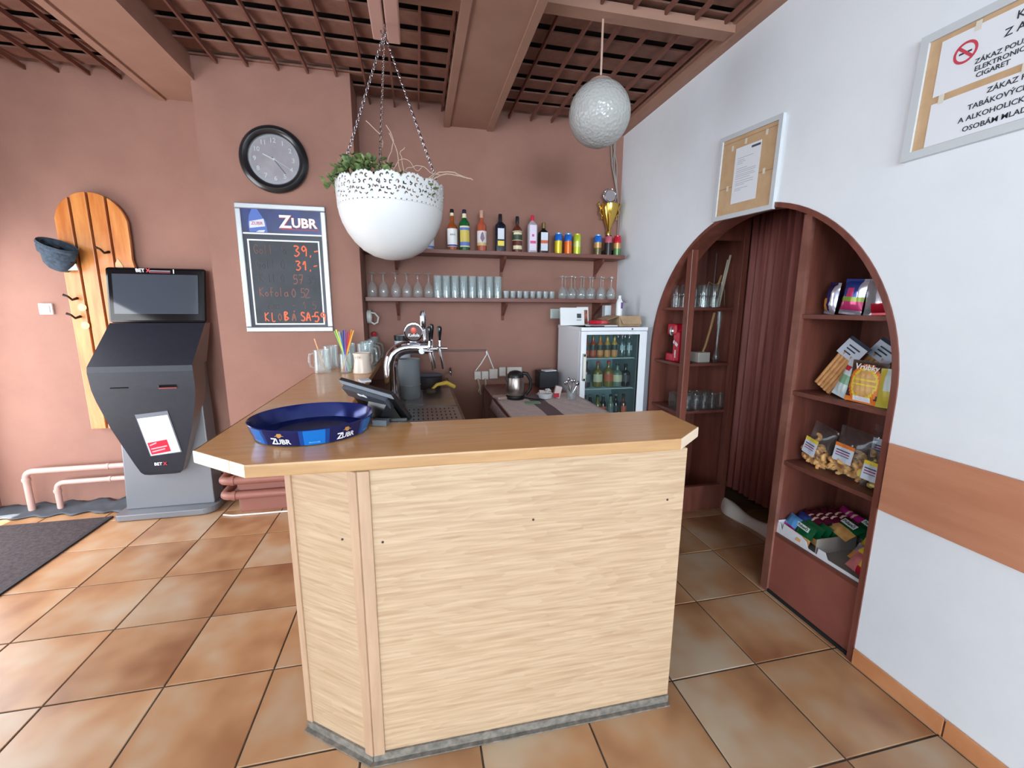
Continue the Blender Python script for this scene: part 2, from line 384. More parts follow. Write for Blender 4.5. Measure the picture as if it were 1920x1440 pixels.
# heating pipes along the skirting
PIPE = M('pink_pipe_paint', (206, 166, 156), 0.4)
PIPB = M('brown_pipe_paint', (150, 96, 84), 0.45)
def bend(p0, c, p1, n=6):
    """quadratic rounding at corner c"""
    P0, C_, P1 = Vector(p0), Vector(c), Vector(p1)
    return [P0*(1-t)**2+C_*2*t*(1-t)+P1*t*t for t in [i/n for i in range(n+1)]]
for nm, lab, z, xv, r in (('heating_pipe', 'upper pink heating pipe running behind the betting terminal', .325, -2.90, .021), ('heating_pipe', 'lower pink heating pipe running behind the betting terminal', .222, -2.72, .019)):
    t = thing(nm, lab, 'pipe', (xv, 3.715, 0.0), group='heating pipes on the left wall')
    pts = [(xv, 3.715, 0.0), (xv, 3.715, z-.07)]+bend((xv, 3.715, z-.06), (xv, 3.715, z), (xv+.06, 3.715, z))+[(-2.2, 3.715, z+.004), (-1.43, 3.715, z+.01)]
    B().tube(pts, r, 12).obj('pipe', PIPE, t, True)
    B().lathe([(r+.004, 0), (r+.005, .012), (r+.004, .022)], 12, (xv, 3.715, z-.075)).obj('collar', PIPE, t, True)
    B().tube([(-2.38, 3.715, z+.003), (-2.36, 3.715, z+.003)], r+.003, 12).obj('collar', PIPE, t, True)
for z, lab in ((.268, 'upper thick brown heating pipe below the price board'), (.150, 'lower thick brown heating pipe below the price board')):
    t = thing('radiator_pipe', lab, 'pipe', (-1.45, 3.36, z), group='pipes below the price board')
    pts = [(-1.46, 3.78, z+.01), (-1.46, 3.46, z+.006)]+bend((-1.46, 3.42, z), (-1.46, 3.365, z), (-1.40, 3.365, z))+[(-1.0, 3.365, z), (-.47, 3.365, z)]
    B().tube(pts, .031, 14).obj('pipe', [PIPE, PIPB][1], t, True)
    B().tube([(-1.395, 3.365, z), (-1.37, 3.365, z)], .036, 14).obj('collar', PIPB, t, True)
B().box(-1.36, -.46, 3.40, YC, .0, .36).obj('trim_7', PIPB)
struct(bpy.data.objects['trim_7'], 'brown plinth behind the thick pipes')
tag(B().tube([(-1.47, 3.36, .008), (-1.40, 3.335, .007), (-1.2, 3.33, .007), (-.9, 3.33, .007), (-.55, 3.335, .007)], .006, 6).obj('floor_cable', WHITEP, None, True), 'thin white cable lying on the floor below the thick brown pipes', 'cable')
# ================================================================== bar
t = thing('bar_counter', 'pale oak laminate bar counter body with an angled corner', 'bar', (0.2, 1.45, 0))
A_, B_, D_ = (-.446, 1.472), (-.196, 1.290), (.925, 1.282)
def slab(p, q, th, z0, z1):
    p = Vector((p[0], p[1])); q = Vector((q[0], q[1])); d = (q-p).normalized(); nn = Vector((-d.y, d.x))*th
    return [tuple(p), tuple(q), tuple(q+nn), tuple(p+nn)]
B().prism(slab(B_, D_, .02, 0, 0), .035, 1.06).obj('front_panel', PANEL, t)
B().prism(slab(A_, B_, .02, 0, 0), .035, 1.06).obj('corner_panel', PANEL, t)
B().box(-.446, -.426, 1.472, 3.43, .0, 1.06).obj('side_panel', PANEL, t)
B().box(.905, .925, 1.302, 1.66, .0, 1.06).obj('side_panel', PANEL, t)
B().box(-.30, .905, 1.62, 1.64, .0, 1.06).obj('rear_panel', PANEL, t)
d = (Vector(B_)-Vector(A_)).normalized(); nA = Vector((d.y, -d.x))
def post(c, u, w, th, name='corner_post'):
    c = Vector(c); u = Vector(u).normalized(); nn = Vector((u.y, -u.x))
    poly = [c, c+u*w, c+u*w+nn*th, c+nn*th]
    return B().prism([tuple(p) for p in poly], .03, 1.06).obj(name, POSTW, t, bevel=.002)
post(Vector(B_)-d*.030, d, .034, .010); post(Vector(B_)+Vector((.002, 0)), (1, 0), .036, .009)
post(Vector(A_), d, .026, .007); post((-.446, 1.498), (0, -1), .024, .006)
TAPE = NM('worn_grey_tape', (100, 94, 88), (138, 130, 120), 40, 4, rough=.55)
b = B()
def strip(p, q, w, h):
    p = Vector(p); q = Vector(q); u = (q-p).normalized(); nn = Vector((u.y, -u.x))
    b.prism([tuple(p), tuple(q), tuple(q+nn*.007), tuple(p+nn*.007)], .001, h)
    b.prism([tuple(p), tuple(q), tuple(q+nn*w), tuple(p+nn*w)], .0008, .006)
strip(A_, B_, .022, .036); strip(B_, D_, .022, .036)
b.obj('kick_tape', TAPE, t)
for x, z in ((-.13, .82), (.36, .845), (.86, .87)):
    B().lathe([(0, 0), (.0042, 0), (.0042, .0015), (0, .002)], 8).xf(Matrix.Translation((x, 1.290-.008*(x+.196)/1.121-.0005, z)) @ Matrix.Rotation(PI/2, 4, 'X')).obj('screw', M('screw_dark', (60, 44, 34), .5), t)
c = Vector(A_)+d*.235
B().lathe([(0, 0), (.004, 0), (.004, .0015), (0, .002)], 8).xf(Matrix.Translation((c.x+nA.x*.001, c.y+nA.y*.001, .82)) @ Matrix.Rotation(PI/2, 4, 'X')).obj('screw', MATS['screw_dark'], t)
# worktop: L shaped slab with bevelled corners
w = thing('bar_worktop', 'glossy brown L shaped bar worktop with chipped corner edge coloured bright as lit', 'worktop', (0.2, 1.45, 1.06))
poly = [(-.705, 1.470), (-.500, 1.300), (.890, 1.272), (1.045, 1.395), (1.060, 1.672), (-.315, 1.690), (-.315, 3.795), (-.398, 3.795), (-.398, 3.43), (-.712, 3.43)]
B().prism(poly, 1.060, 1.100).obj('slab', TOPW, w, bevel=.004)
def edge(p, q, mat, nm='edge_band', o=.0025, rnd=True):
    p = Vector(p); q = Vector(q); u = (q-p).normalized(); nn = Vector((u.y, -u.x))
    pr = [(0, 1.0603), (o*.6, 1.0606), (o, 1.064), (o, 1.0945), (o*.5, 1.0998), (0, 1.1004)]
    vs = []
    for e in (p, q):
        for a, z in pr: vs.append((e.x+nn.x*a, e.y+nn.y*a, z))
    n = len(pr)
    return B().add(vs, [(i, i+1, n+i+1, n+i) for i in range(n-1)]+[tuple(range(n-1, -1, -1)), tuple(range(n, 2*n))]).obj(nm, mat, w)
edge((-.500, 1.300), (.890, 1.272), EDGEW); edge((.890, 1.272), (1.045, 1.395), EDGEP); edge((1.045, 1.395), (1.060, 1.672), EDGEW)
cc = Vector((-.705, 1.470)).lerp(Vector((-.5, 1.3)), .72)
edge((-.705, 1.470), tuple(cc), EDGEP); edge((cc.x+.003, cc.y-.0025), (-.500, 1.300), EDGEP)
edge((-.712, 3.43), (-.705, 1.470), EDGEW)
# lower work counter behind the bar
t = thing('sink_counter', 'low brown work counter with steel drip tray below the beer tap', 'counter', (0, 2.7, 0))
B().box(-.425, .23, 1.70, 3.79, 0.0, .905).obj('body', WOODDARK, t)
B().box(-.425, .245, 1.70, 3.79, .905, .93).obj('top', NM('worn_brown_top', (96, 74, 62), (122, 98, 82), 8, 5, rough=.35), t)
dp = B().box(-.12, .225, 1.98, 2.62, .93, .938).obj('drip_tray', STEEL, t)
me_h = None
HOLE = M('hole_dark', (34, 28, 26), .6)
for i in range(12):
    for j in range(8):
        if me_h is None:
            o = B().box(-.0035, .0035, -.014, .014, 0, .0012).obj('slot', HOLE); me_h = o.data
        else:
            o = bpy.data.objects.new('slot', me_h); COL.objects.link(o)
        o.parent = dp; o.location = (Vector((-.09+i*.026, 2.03+j*.077, .938))-t.location)
B().box(-.12, .225, 2.66, 3.25, .93, .936).obj('sink_rim', STEEL, t)
B().box(-.09, .02, 2.70, 3.2, .936, .940).obj('sink_panel', GREYP, t)

# beer tap tower
t = thing('beer_tap_tower', 'chrome curved beer tap tower with three black handles', 'beer tap', (-.17, 2.72, .938))
pts = [(-.165, 2.72, .93), (-.170, 2.72, 1.05), (-.172, 2.72, 1.15)]+bend((-.172, 2.72, 1.18), (-.168, 2.72, 1.295), (-.06, 2.72, 1.302), 8)+[(0.0, 2.72, 1.303), (.085, 2.72, 1.303)]
B().tube(pts, .042, 18).obj('arm', CHROME, t, True)
B().lathe([(.062, 0), (.062, .012), (.05, .02)], 20, (-.165, 2.72, .938)).obj('foot', CHROME, t, True)
rotm = Matrix.Translation((-.025, 2.665, 1.400)) @ Matrix.Rotation(PI/2+.08, 4, 'X') @ Matrix.Rotation(0, 4, 'Z')
md = B().lathe([(0, -.012), (.056, -.012), (.060, 0), (.056, .010), (.050, .011)], 28).xf(rotm).obj('medallion', CHROME, t, True)
B().lathe([(0, .0), (.0495, .0)], 28, (0, 0, .0115), cap=False).xf(rotm).obj('medallion_face', M('medallion_brown', (70, 40, 40), .3), md)
B().ball((0, 0, 0), 1, 10, 6, (.018, .020, .002)).xf(rotm @ Matrix.Translation((0, .012, .012))).obj('emblem', M('medallion_red', (206, 74, 52), .35), md, True)
vs, fs = text_bm('Kofola', .026, .0004); B().add([rotm @ Matrix.Translation((0, -.018, .0125)) @ Vector(v) for v in vs], fs).obj('lettering', WHITEPR, md)
B().tube([(-.025, 2.70, 1.335), (-.025, 2.68, 1.352)], .010, 10).obj('medallion_stem', CHROME, t, True)
B().tube([(-.05, 2.675, 1.338), (.01, 2.675, 1.334)], .006, 8).obj('bracket', CHROME, t, True)
B().tube([(.018, 2.66, 1.285), (.020, 2.645, 1.285)], .018, 12).obj('valve', CHROME, t, True)
B().tube([(-.01, 2.672, 1.293), (.008, 2.66, 1.29)], .009, 10).obj('valve', CHROME, t, True)
B().tube([(.03, 2.65, 1.287), (.085, 2.64, 1.283)], .008, 10).obj('valve', CHROME, t, True)
for k, (x, y, hz, hh) in enumerate(((.068, 2.66, 1.345, .085), (.085, 2.74, 1.352, .09), (.132, 2.70, 1.345, .085))):
    B().lathe([(.009, 0), (.013, .012), (.010, .024), (.008, .05)], 12, (x, y, 1.295)).obj('tap_body', CHROME, t, True)
    B().lathe([(.006, 0), (.009, .02), (.013, .05), (.016, .072), (.013, hh), (0, hh+.006)], 12, (x, y, hz)).obj('handle', BLACKG, t, True)
    B().tube([(x-.012, y, 1.298), (x+.045, y, 1.296)], .008, 10).obj('tap_body', CHROME, t, True)
    B().tube([(x-.002, y, 1.30), (x+.004, y, 1.255), (x+.014, y, 1.205), (x+.017, y, 1.165)], [.011, .010, .009, .0085], 10).obj('spout', CHROME, t, True)
B().tube([(.045, 2.78, 1.303), (.043, 2.78, 1.42)], .012, 10).obj('riser', CHROME, t, True)
B().lathe([(.012, 0), (.020, .012), (.022, .06), (.020, .10), (.012, .118), (0, .120)], 14, (.035, 2.78, 1.41)).obj('cap_cylinder', CHROME, t, True)

# grey vessel, pan, brush, cloth, cup behind the tap
t = thing('grey_pitcher', 'tall grey plastic container standing behind the beer tap arm', 'container', (-.065, 2.92, .940))
B().lathe([(.064, 0), (.070, .02), (.073, .255), (.077, .262), (.074, .268), (.068, .262), (.066, .03), (0, .02)], 24, (-.065, 2.92, .940)).obj('body', GREYP, t, True)
B().lathe([(.0742, .09), (.0752, .094), (.0742, .098)], 24, (-.065, 2.92, .940)).obj('band', GREYP, t, True)
t = thing('frying_pan', 'dark pan with teal rim drying at the sink', 'pan', (.07, 3.28, .936))
B().lathe([(.085, 0), (.10, .03), (.105, .095), (.112, .10), (.105, .10), (.095, .03), (0, .01)], 24, (.07, 3.28, .936)).obj('body', M('dark_pan', (50, 42, 44), .4), t, True)
B().lathe([(.105, .1), (.114, .103), (.105, .106), (.10, .103)], 24, (.07, 3.28, .936)).obj('rim', M('teal_enamel', (38, 84, 110), .3), t, True)
t = thing('yellow_brush', 'yellow dish brush lying across the sink edge', 'brush', (.16, 3.05, .936))
B().tube([(.06, 3.0, .955), (.12, 3.03, 1.005), (.19, 3.06, 1.012), (.25, 3.08, .975)], [.008, .012, .017, .015], 10).obj('handle', M('yellow_plastic', (206, 172, 70), .4), t, True)
B().ball((.075, 3.0, .962), .03, 12, 8, (1.3, 1, .8)).obj('head', M('dark_brush', (70, 56, 40), .8), t, True)
t = thing('ceramic_cup', 'white and black cup standing behind the tap medallion', 'cup', (-.12, 3.45, .93))
B().lathe([(.055, 0), (.060, .33), (.062, .40), (.057, .40), (.054, .05), (0, .03)], 20, (-.12, 3.45, .93)).obj('body', M('grey_white_ceramic', (196, 198, 208), .3), t, True)
B().lathe([(.0605, .355), (.0635, .40), (.0585, .402), (.056, .36)], 20, (-.12, 3.45, .93)).obj('rim', BLACKP, t, True)
t = thing('wall_tap', 'small chrome and black wall tap beside the sink', 'tap', (.28, 3.79, .92))
B().tube([(.27, 3.79, 1.0), (.27, 3.72, 1.0)], .010, 8).obj('body', BLACKP, t, True)
B().tube([(.27, 3.72, 1.03), (.27, 3.72, .96)], .009, 8).obj('valve', CHROME, t, True)
B().tube([(.27, 3.73, .99), (.22, 3.62, .985), (.20, 3.5, .96)], .006, 8).obj('hose', STEEL, t, True)

# round serving tray with printed side
tx, ty, tz = -.385, 1.632, 1.1005
t = thing('serving_tray', 'round blue metal serving tray with white lettering on the worktop', 'tray', (tx, ty, tz))
prof_o = [(.183, 0), (.190, .003), (.2085, .056)]
prof_i = [(.2085, .056), (.2105, .0585), (.2088, .0605), (.2062, .0575), (.189, .006), (0, .0045)]
NAVYM = M('navy_lacquer', (30, 44, 112), .16, .35)
b = B(); seg = 96
b.lathe([(0, 0)]+prof_o, seg, (tx, ty, tz), cap=False)
o = b.obj('side_wall', [M('tray_navy', (28, 34, 86), .22, .2), M('tray_blue', (24, 118, 206), .2, .2), M('tray_midblue', (26, 72, 148), .2, .2)], t, True)
for p in o.data.polygons:
    c = p.center; a = (math.degrees(math.atan2(c.y, c.x))+360) % 360; zz = c.z
    u = ((a-283) % 60)
    u = min(u, 60-u)
    p.material_index = 1 if (u < 9.5 and zz > .002) else (2 if (u < 13.5 and zz > .002) else 0)
B().lathe(prof_i, seg, (tx, ty, tz), cap=False).obj('basin', NAVYM, t, True)
B().lathe([(0, .0052), (.165, .0056)], 48, (tx, ty, tz), cap=False).obj('basin_print', M('tray_dark_print', (40, 44, 66), .3), t, True)
def cyl_text(s, size, ang, z, mat, r0=.190, r1=.2085, h=.056, parent=None, off=.0012, sx=1.0, name='lettering'):
    vs, fs = text_bm(s, size, off, sx=sx, ext=0); out = []
    for x, y, _ in vs:
        zz = z+y; r = r0+(r1-r0)*max(0, min(1, zz/h))+.0012; a = ang+x/r
        out.append((tx+r*math.cos(a), ty+r*math.sin(a), tz+zz))
    return B().add(out, fs).obj(name, mat, parent)
for deg in (253, 313, 13, 73, 133, 193):
    cyl_text('Z', .031, math.radians(deg-6.6), .0195, WHITEPR, parent=t, off=.0008)
    cyl_text('UBR', .025, math.radians(deg+2.2), .0185, WHITEPR, parent=t, off=.0006)
    a = math.radians(deg); b = B(); r = .2058
    pts = arc(0, .043, .0085, 0, 2*PI, 12)[:-1]+[]
    vs = [(tx+r*math.cos(a+px/r), ty+r*math.sin(a+px/r), tz+pz) for px, pz in pts]
    b.add(vs, [tuple(range(len(vs)))])
    for sgn in (-1, 1):
        q = [(sgn*.008, .043), (sgn*.017, .0395), (sgn*.008, .040)]
        b.add([(tx+r*math.cos(a+px/r), ty+r*math.sin(a+px/r), tz+pz) for px, pz in q], [(0, 1, 2)])
    b.obj('crest', M('crest_gold', (178, 126, 62), .4), t)
for deg in (283, 343, 223):
    cyl_text('PIVOVAR', .0085, math.radians(deg), .012, M('print_pale_blue', (120, 190, 236), .3), parent=t, off=0)
vs, fs = text_bm('ZUBR', .085, .002)
Mt = Matrix.Translation((tx+.02, ty-.03, tz+.0066)) @ Matrix.Rotation(PI+.25, 4, 'Z')
B().add([Mt @ Vector(v) for v in vs], fs).obj('lettering', M('tray_floor_letter', (150, 120, 128), .35), t)

# POS terminal seen from behind
t = thing('pos_terminal', 'black touchscreen cash register turned away, tilted on its stand', 'cash register', (-.17, 1.78, 1.1005))
p2 = Vector((-.107, 1.632, 1.222)); p1 = Vector((-.338, 1.902, 1.243)); q2 = Vector((-.052, 1.699, 1.112))
ex = (p2-p1); wL = ex.length; ex.normalize(); ez = (p2-q2); ez = (ez-ex*ez.dot(ex)); hL = ez.length+.01; ez.normalize(); ey = ez.cross(ex)   # ey points to the screen side
cM = (p1+p2)/2-ez*hL/2
Mp = Matrix(((ex.x, ey.x, ez.x, cM.x), (ex.y, ey.y, ez.y, cM.y), (ex.z, ey.z, ez.z, cM.z), (0, 0, 0, 1)))
B().obox((0, .010, 0), (wL/2, .009, hL/2)).xf(Mp).obj('screen_housing', BLACKP, t, bevel=.004)
B().obox((0, .0195, 0), (wL/2-.012, .001, hL/2-.012)).xf(Mp).obj('screen', BLACKG, t)
B().obox((-.012, -.008, hL/2-.052), (wL/2-.030, .010, .028)).xf(Mp).obj('rear_cover', M('dark_grey_plastic', (64, 68, 76), .32), t, bevel=.005)
B().obox((0, .0005, hL/2-.012), (wL/2-.002, .0012, .011)).xf(Mp).obj('top_strip', M('mid_grey_plastic', (150, 156, 166), .3), t)
vs, fs = text_bm('speedla', .020, .0006)
B().add([Mp @ Matrix.Translation((-.02, -.0187, hL/2-.036)) @ Matrix.Rotation(PI/2, 4, 'X') @ Vector(v) for v in vs], fs).obj('lettering', WHITEPR, t)
B().prism([(-.150, 1.70), (-.052, 1.69), (-.045, 1.72), (-.20, 1.93), (-.27, 1.90)], 1.1005, 1.116).obj('foot', BLACKP, t, bevel=.003)
B().add([(-.075, 1.695, 1.112), (-.14, 1.80, 1.112), (-.20, 1.79, 1.20), (-.12, 1.68, 1.195), (-.16, 1.705, 1.112), (-.22, 1.79, 1.112)], [(0, 1, 2, 3), (0, 3, 4), (1, 5, 2), (3, 2, 5, 4), (0, 4, 5, 1)]).obj('stand', BLACKP, t)
tag(B().obox((-.150, 1.655, 1.113), (.028, .018, .012), Matrix.Rotation(-.3, 3, 'Z')).obj('card_reader', M('grey_reader', (92, 98, 104), .4), bevel=.003), 'small grey card reader between tray and cash register', 'card reader')
tag(B().obox((-.328, 2.70, 1.106), (.03, .045, .0055), Matrix.Rotation(.3, 3, 'Z')).obj('paper_stack', PAPER), 'small stack of white slips at the worktop inner edge', 'paper')
# ================================================================== left side of the room
KG = M('kiosk_grey', (126, 128, 134), .36, .25); KB = NM('kiosk_navy_black', (26, 29, 40), (31, 34, 46), 30, 3, rough=.45)
kx, ky = -1.872, 3.40
t = thing('betting_terminal', 'grey and black betting terminal kiosk with tilted screen and red notice', 'kiosk', (kx, ky+.15, 0))
def rounded(x0, x1, y0, y1, r00, r10, r11, r01):
    p = []
    p += arc(x0+r00, y0+r00, r00, PI, 1.5*PI, 5) if r00 else [(x0, y0)]
    p += arc(x1-r10, y0+r10, r10, 1.5*PI, 2*PI, 6) if r10 else [(x1, y0)]
    p += arc(x1-r11, y1-r11, r11, 0, .5*PI, 5) if r11 else [(x1, y1)]
    p += arc(x0+r01, y1-r01, r01, .5*PI, PI, 5) if r01 else [(x0, y1)]
    return p
B().prism(rounded(kx-.325, kx+.325, ky, ky+.285, .04, .10, .02, .02), .004, .050).obj('base_plate', KG, t, bevel=.006)
# grey stand: tapering column behind the black front
zs = [(.05, .292, .10, .275), (.35, .285, .12, .28), (.75, .275, .14, .29), (1.10, .262, .17, .31), (1.42, .25, .26, .33)]
b = B(); vs = []; fs = []
for z, hw, y0, y1 in zs: vs += [(kx-hw, ky+y0, z), (kx+hw, ky+y0, z), (kx+hw, ky+y1, z), (kx-hw, ky+y1, z)]
for i in range(len(zs)-1):
    for j in range(4): fs.append((i*4+j, i*4+(j+1) % 4, i*4+4+(j+1) % 4, i*4+4+j))
fs += [(3, 2, 1, 0), tuple(range((len(zs)-1)*4, len(zs)*4))]
b.add(vs, fs).obj('stand', KG, t, bevel=.008)
# black front cover: rows (z, half width, y)
rows = [(.325, .085, .055), (.331, .115, .052), (.350, .134, .048), (.42, .160, .040), (.70, .252, .012), (.90, .300, -.006), (.98, .312, -.014), (1.10, .315, -.022), (1.140, .312, -.018)]
b = B(); vs = []; fs = []
for z, hw, y in rows: vs += [(kx-hw, ky+y, z), (kx+hw, ky+y, z), (kx+hw*.97, ky+.17, z+.01), (kx-hw*.97, ky+.17, z+.01)]
for i in range(len(rows)-1):
    for j in range(4): fs.append((i*4+j, i*4+(j+1) % 4, i*4+4+(j+1) % 4, i*4+4+j))
fs += [(3, 2, 1, 0), tuple(range((len(rows)-1)*4, len(rows)*4))]
KS = M('kiosk_side_metal', (150, 138, 132), .3, .6)
b.add(vs, fs); b.mi = [1 if (len(f) == 4 and (f[1]-f[0] == 1 and f[0] % 4 == 1 or f[0] % 4 == 3)) and i < 4*(len(rows)-1) else 0 for i, f in enumerate(b.f)]
fc = b.obj('front_cover', [KB, KS], t)
# sloping console
b = B(); vs = [(kx-.312, ky-.018, 1.140), (kx+.312, ky-.018, 1.140), (kx+.318, ky+.232, 1.425), (kx-.288, ky+.232, 1.425), (kx-.312, ky+.20, 1.140), (kx+.312, ky+.20, 1.140), (kx+.312, ky+.33, 1.425), (kx-.288, ky+.33, 1.425)]
b.add(vs, [(0, 1, 2, 3), (5, 4, 7, 6), (4, 0, 3, 7), (1, 5, 6, 2), (3, 2, 6, 7), (4, 5, 1, 0)]); b.mi = [0, 0, 1, 1, 0, 0]; b.obj('console', [KB, KS], t)
# screen head
kx += .014; b = B(); hw0, hw1 = .308, .318; y0, y1 = .228, .292
vs = [(kx-hw0, ky+y0, 1.427), (kx+hw0, ky+y0, 1.427), (kx+hw1, ky+y1, 1.822), (kx-hw1, ky+y1, 1.822), (kx-hw0, ky+y0+.042, 1.427), (kx+hw0, ky+y0+.042, 1.427), (kx+hw1, ky+y1+.042, 1.822), (kx-hw1, ky+y1+.042, 1.822)]
hd = b.add(vs, [(0, 1, 2, 3), (5, 4, 7, 6), (4, 0, 3, 7), (1, 5, 6, 2), (3, 2, 6, 7), (4, 5, 1, 0)]).obj('screen_head', BLACKG, t, bevel=.018)
def onscreen(u, v, o=.002):   # u -1..1, v 0..1
    hw = hw0+(hw1-hw0)*v; return (kx+u*hw, ky+y0+(y1-y0)*v-o, 1.427+.395*v)
B().add([onscreen(-.86, .16), onscreen(.86, .16), onscreen(.86, .88), onscreen(-.86, .88)], [(0, 1, 2, 3)]).obj('display', M('screen_glass', (62, 68, 78), .06, spec=.8), hd)
Ms = Matrix.Translation(onscreen(-.30, .945, .003)) @ Matrix.Rotation(PI/2+.16, 4, 'X')
put_text('BET', .034, WHITEPR, hd, Ms, off=.0008); put_text('X', .036, REDP, hd, Matrix.Translation((.05, 0, 0)) @ Ms, off=.001)
B().add([onscreen(-.12, .935), onscreen(.30, .935), onscreen(.30, .952), onscreen(-.12, .952)], [(0, 1, 2, 3)]).obj('caption_line', M('caption_grey', (150, 140, 146), .5), hd)
B().add([onscreen(-.12, .905), onscreen(.30, .905), onscreen(.30, .925), onscreen(-.12, .925)], [(0, 1, 2, 3)]).obj('caption_line', M('caption_red', (120, 40, 56), .5), hd)
B().add([onscreen(.36, .90, .003), onscreen(.38, .90, .003), onscreen(.375, .975, .003), onscreen(.355, .975, .003)], [(0, 1, 2, 3)]).obj('caption_mark', WHITEPR, hd)
kx -= .014
B().box(kx+.09, kx+.20, ky-.020, ky-.004, .985, 1.005).obj('ticket_slot', BLACKG, t, bevel=.002)
B().box(kx+.09, kx+.20, ky-.0195, ky-.010, .978, .985).obj('slot_light', M('slot_red', (150, 50, 52), .4), t)
B().box(kx-.20, kx-.09, ky-.016, ky-.004, .988, .996).obj('card_slot', BLACKG, t)
# pocket with notice (leans with the cover)
def oncov(x, z, o=.004):
    y = .040+(z-.42)*(-.1) if z < .7 else .012+(z-.7)*(-.09); return (kx+x, ky+y-o, z)
tilt = .025
def quad(x0, x1, z0, z1, o): return [oncov(x0+tilt*2*(1-(z0-.47)/.4)+.0, z0, o), oncov(x1+tilt*2*(1-(z0-.47)/.4), z0+.02, o), oncov(x1+tilt*2*(1-(z1-.47)/.4), z1+.02, o), oncov(x0+tilt*2*(1-(z1-.47)/.4), z1, o)]
nt = thing('notice_pocket', 'clear pocket with white and red notice on the terminal front', 'notice', (kx, ky, .45))
B().add(quad(-.098, .105, .475, .795, .004), [(0, 1, 2, 3)]).obj('pocket', M('pocket_grey', (120, 124, 134), .25), nt)
B().add(quad(-.092, .098, .480, .765, .006), [(0, 1, 2, 3)]).obj('sheet', PAPER, nt)
B().add(quad(-.085, .040, .488, .58, .0072), [(0, 1, 2, 3)]).obj('red_block', REDP, nt)
for z, x1 in ((.735, .03), (.705, .05), (.68, .045), (.655, .06), (.63, .045), (.61, .04)):
    B().add(quad(-.05, x1, z, z+.005, .0073), [(0, 1, 2, 3)]).obj('print_line', M('faint_print', (196, 198, 206), .7), nt)
for z, x1 in ((.555, -.03), (.527, .028), (.505, .01)):
    B().add(quad(-.075, x1, z, z+.009, .0082), [(0, 1, 2, 3)]).obj('print_line', M('pink_print_line', (238, 170, 180), .6), nt)
Mk = Matrix.Translation((kx-.01, ky+.034, .412)) @ Matrix.Rotation(PI/2-.1, 4, 'X')
put_text('BET', .030, WHITEPR, t, Mk, off=.0006); put_text('X', .032, REDP, t, Matrix.Translation((.044, 0, 0)) @ Mk, off=.001)

# coat board with arched top
PINE = NM('varnished_pine', (188, 104, 44), (214, 142, 76), 6, 6, (3, 3, .4), .32, c3=(204, 124, 60), coat=.2)
t = thing('coat_board', 'varnished pine plank coat board with rounded top behind the terminal', 'coat rack', (-2.235, 3.775, .60))
cx, x0, x1 = -2.238, -2.455, -2.020
def topz(x): return 2.10+.235*math.sqrt(max(0, 1-((x-cx)/.222)**2))
edges = [x0, -2.352, -2.244, -2.134, x1]
for i in range(4):
    a, c = edges[i]+(.008 if i else 0), edges[i+1]-.008*(i < 3)
    n = 8; top = [(a+(c-a)*k/n, topz(a+(c-a)*k/n)) for k in range(n, -1, -1)]
    if i == 3: right = [(c-.012, .62), (c-.02, 1.2), (c, 1.60), (c+.012, 1.80), (c-.004, 1.88), (c, 2.0)]
    else: right = [(c, .62)]
    B().prism([(a, .62)]+right+top, 3.742, 3.768, 'y').obj('plank', PINE, t, bevel=.004)
for z in (.85, 1.5, 2.05): B().box(x0+.03, x1-.03, 3.768, 3.798, z, z+.07).obj('crossbar', M('dark_pine', (108, 60, 30), .5), t)
B().box(x0+.012, x1-.03, 3.766, 3.772, .64, 2.12).obj('backing', M('dark_gap', (84, 44, 24), .7), t)
HOOK = M('dark_iron', (52, 36, 30), .45, .5)
for x, z in ((-2.40, 1.60), (-2.40, 1.47), (-2.16, 1.93), (-2.40, 1.93)):
    B().tube([(x, 3.742, z), (x-.005, 3.70, z-.012), (x-.012, 3.675, z+.012), (x-.035, 3.67, z+.022)], [.010, .008, .007, .009], 8).obj('hook', HOOK, t, True)
for z, lab in ((1.535, 'upper small gold medal on the coat board'), (1.405, 'lower small gold medal on the coat board')):
    tag(B().lathe([(0, 0), (.026, 0), (.026, .006), (0, .008)], 16).xf(Matrix.Translation((-2.375, 3.741, z)) @ Matrix.Rotation(PI/2, 4, 'X')).obj('medal', GOLD, None, True), lab, 'medal', 'medals on the coat board')
tag(B().prism([(-2.135, 1.80), (-2.085, 1.80), (-2.085, 1.835), (-2.11, 1.885), (-2.13, 1.85)], 3.738, 3.741, 'y').obj('paper_scrap', M('torn_paper', (226, 184, 140), .7)), 'torn scrap of pale paper stuck to the coat board', 'paper')
# hat on the hook
FELT = NM('dark_blue_wool', (44, 54, 66), (66, 78, 92), 40, 4, rough=.95)
t = thing('knit_hat', 'dark blue grey knitted hat hanging on the coat board', 'hat', (-2.37, 3.67, 1.78))
b = B(); seg = 20; rings = []
prof = [(.085, .005, 0), (.098, -.0, .02), (.092, .0, .055), (.080, .02, .075), (.083, .03, .11), (.075, .035, .15), (.05, .04, .185), (.0, .04, .20)]
vs = []; fs = []
for r, dx, h in prof:
    for i in range(seg):
        a = 2*PI*i/seg; k = 1+.05*math.sin(5*a+h*40); vs.append((r*k*math.cos(a), r*k*.62*math.sin(a)+dx*.2, -h+dx))
for j in range(len(prof)-1):
    for i in range(seg): fs.append((j*seg+i, j*seg+(i+1) % seg, (j+1)*seg+(i+1) % seg, (j+1)*seg+i))
Mh = Matrix.Translation((-2.400, 3.640, 1.950)) @ Matrix.Rotation(.62, 4, 'Y') @ Matrix.Rotation(.35, 4, 'X') @ Matrix.Rotation(-.25, 4, 'Y') @ Matrix.Scale(1.16, 4)
b.add(vs, fs).xf(Mh).obj('crown', FELT, t, True, solid=.006)
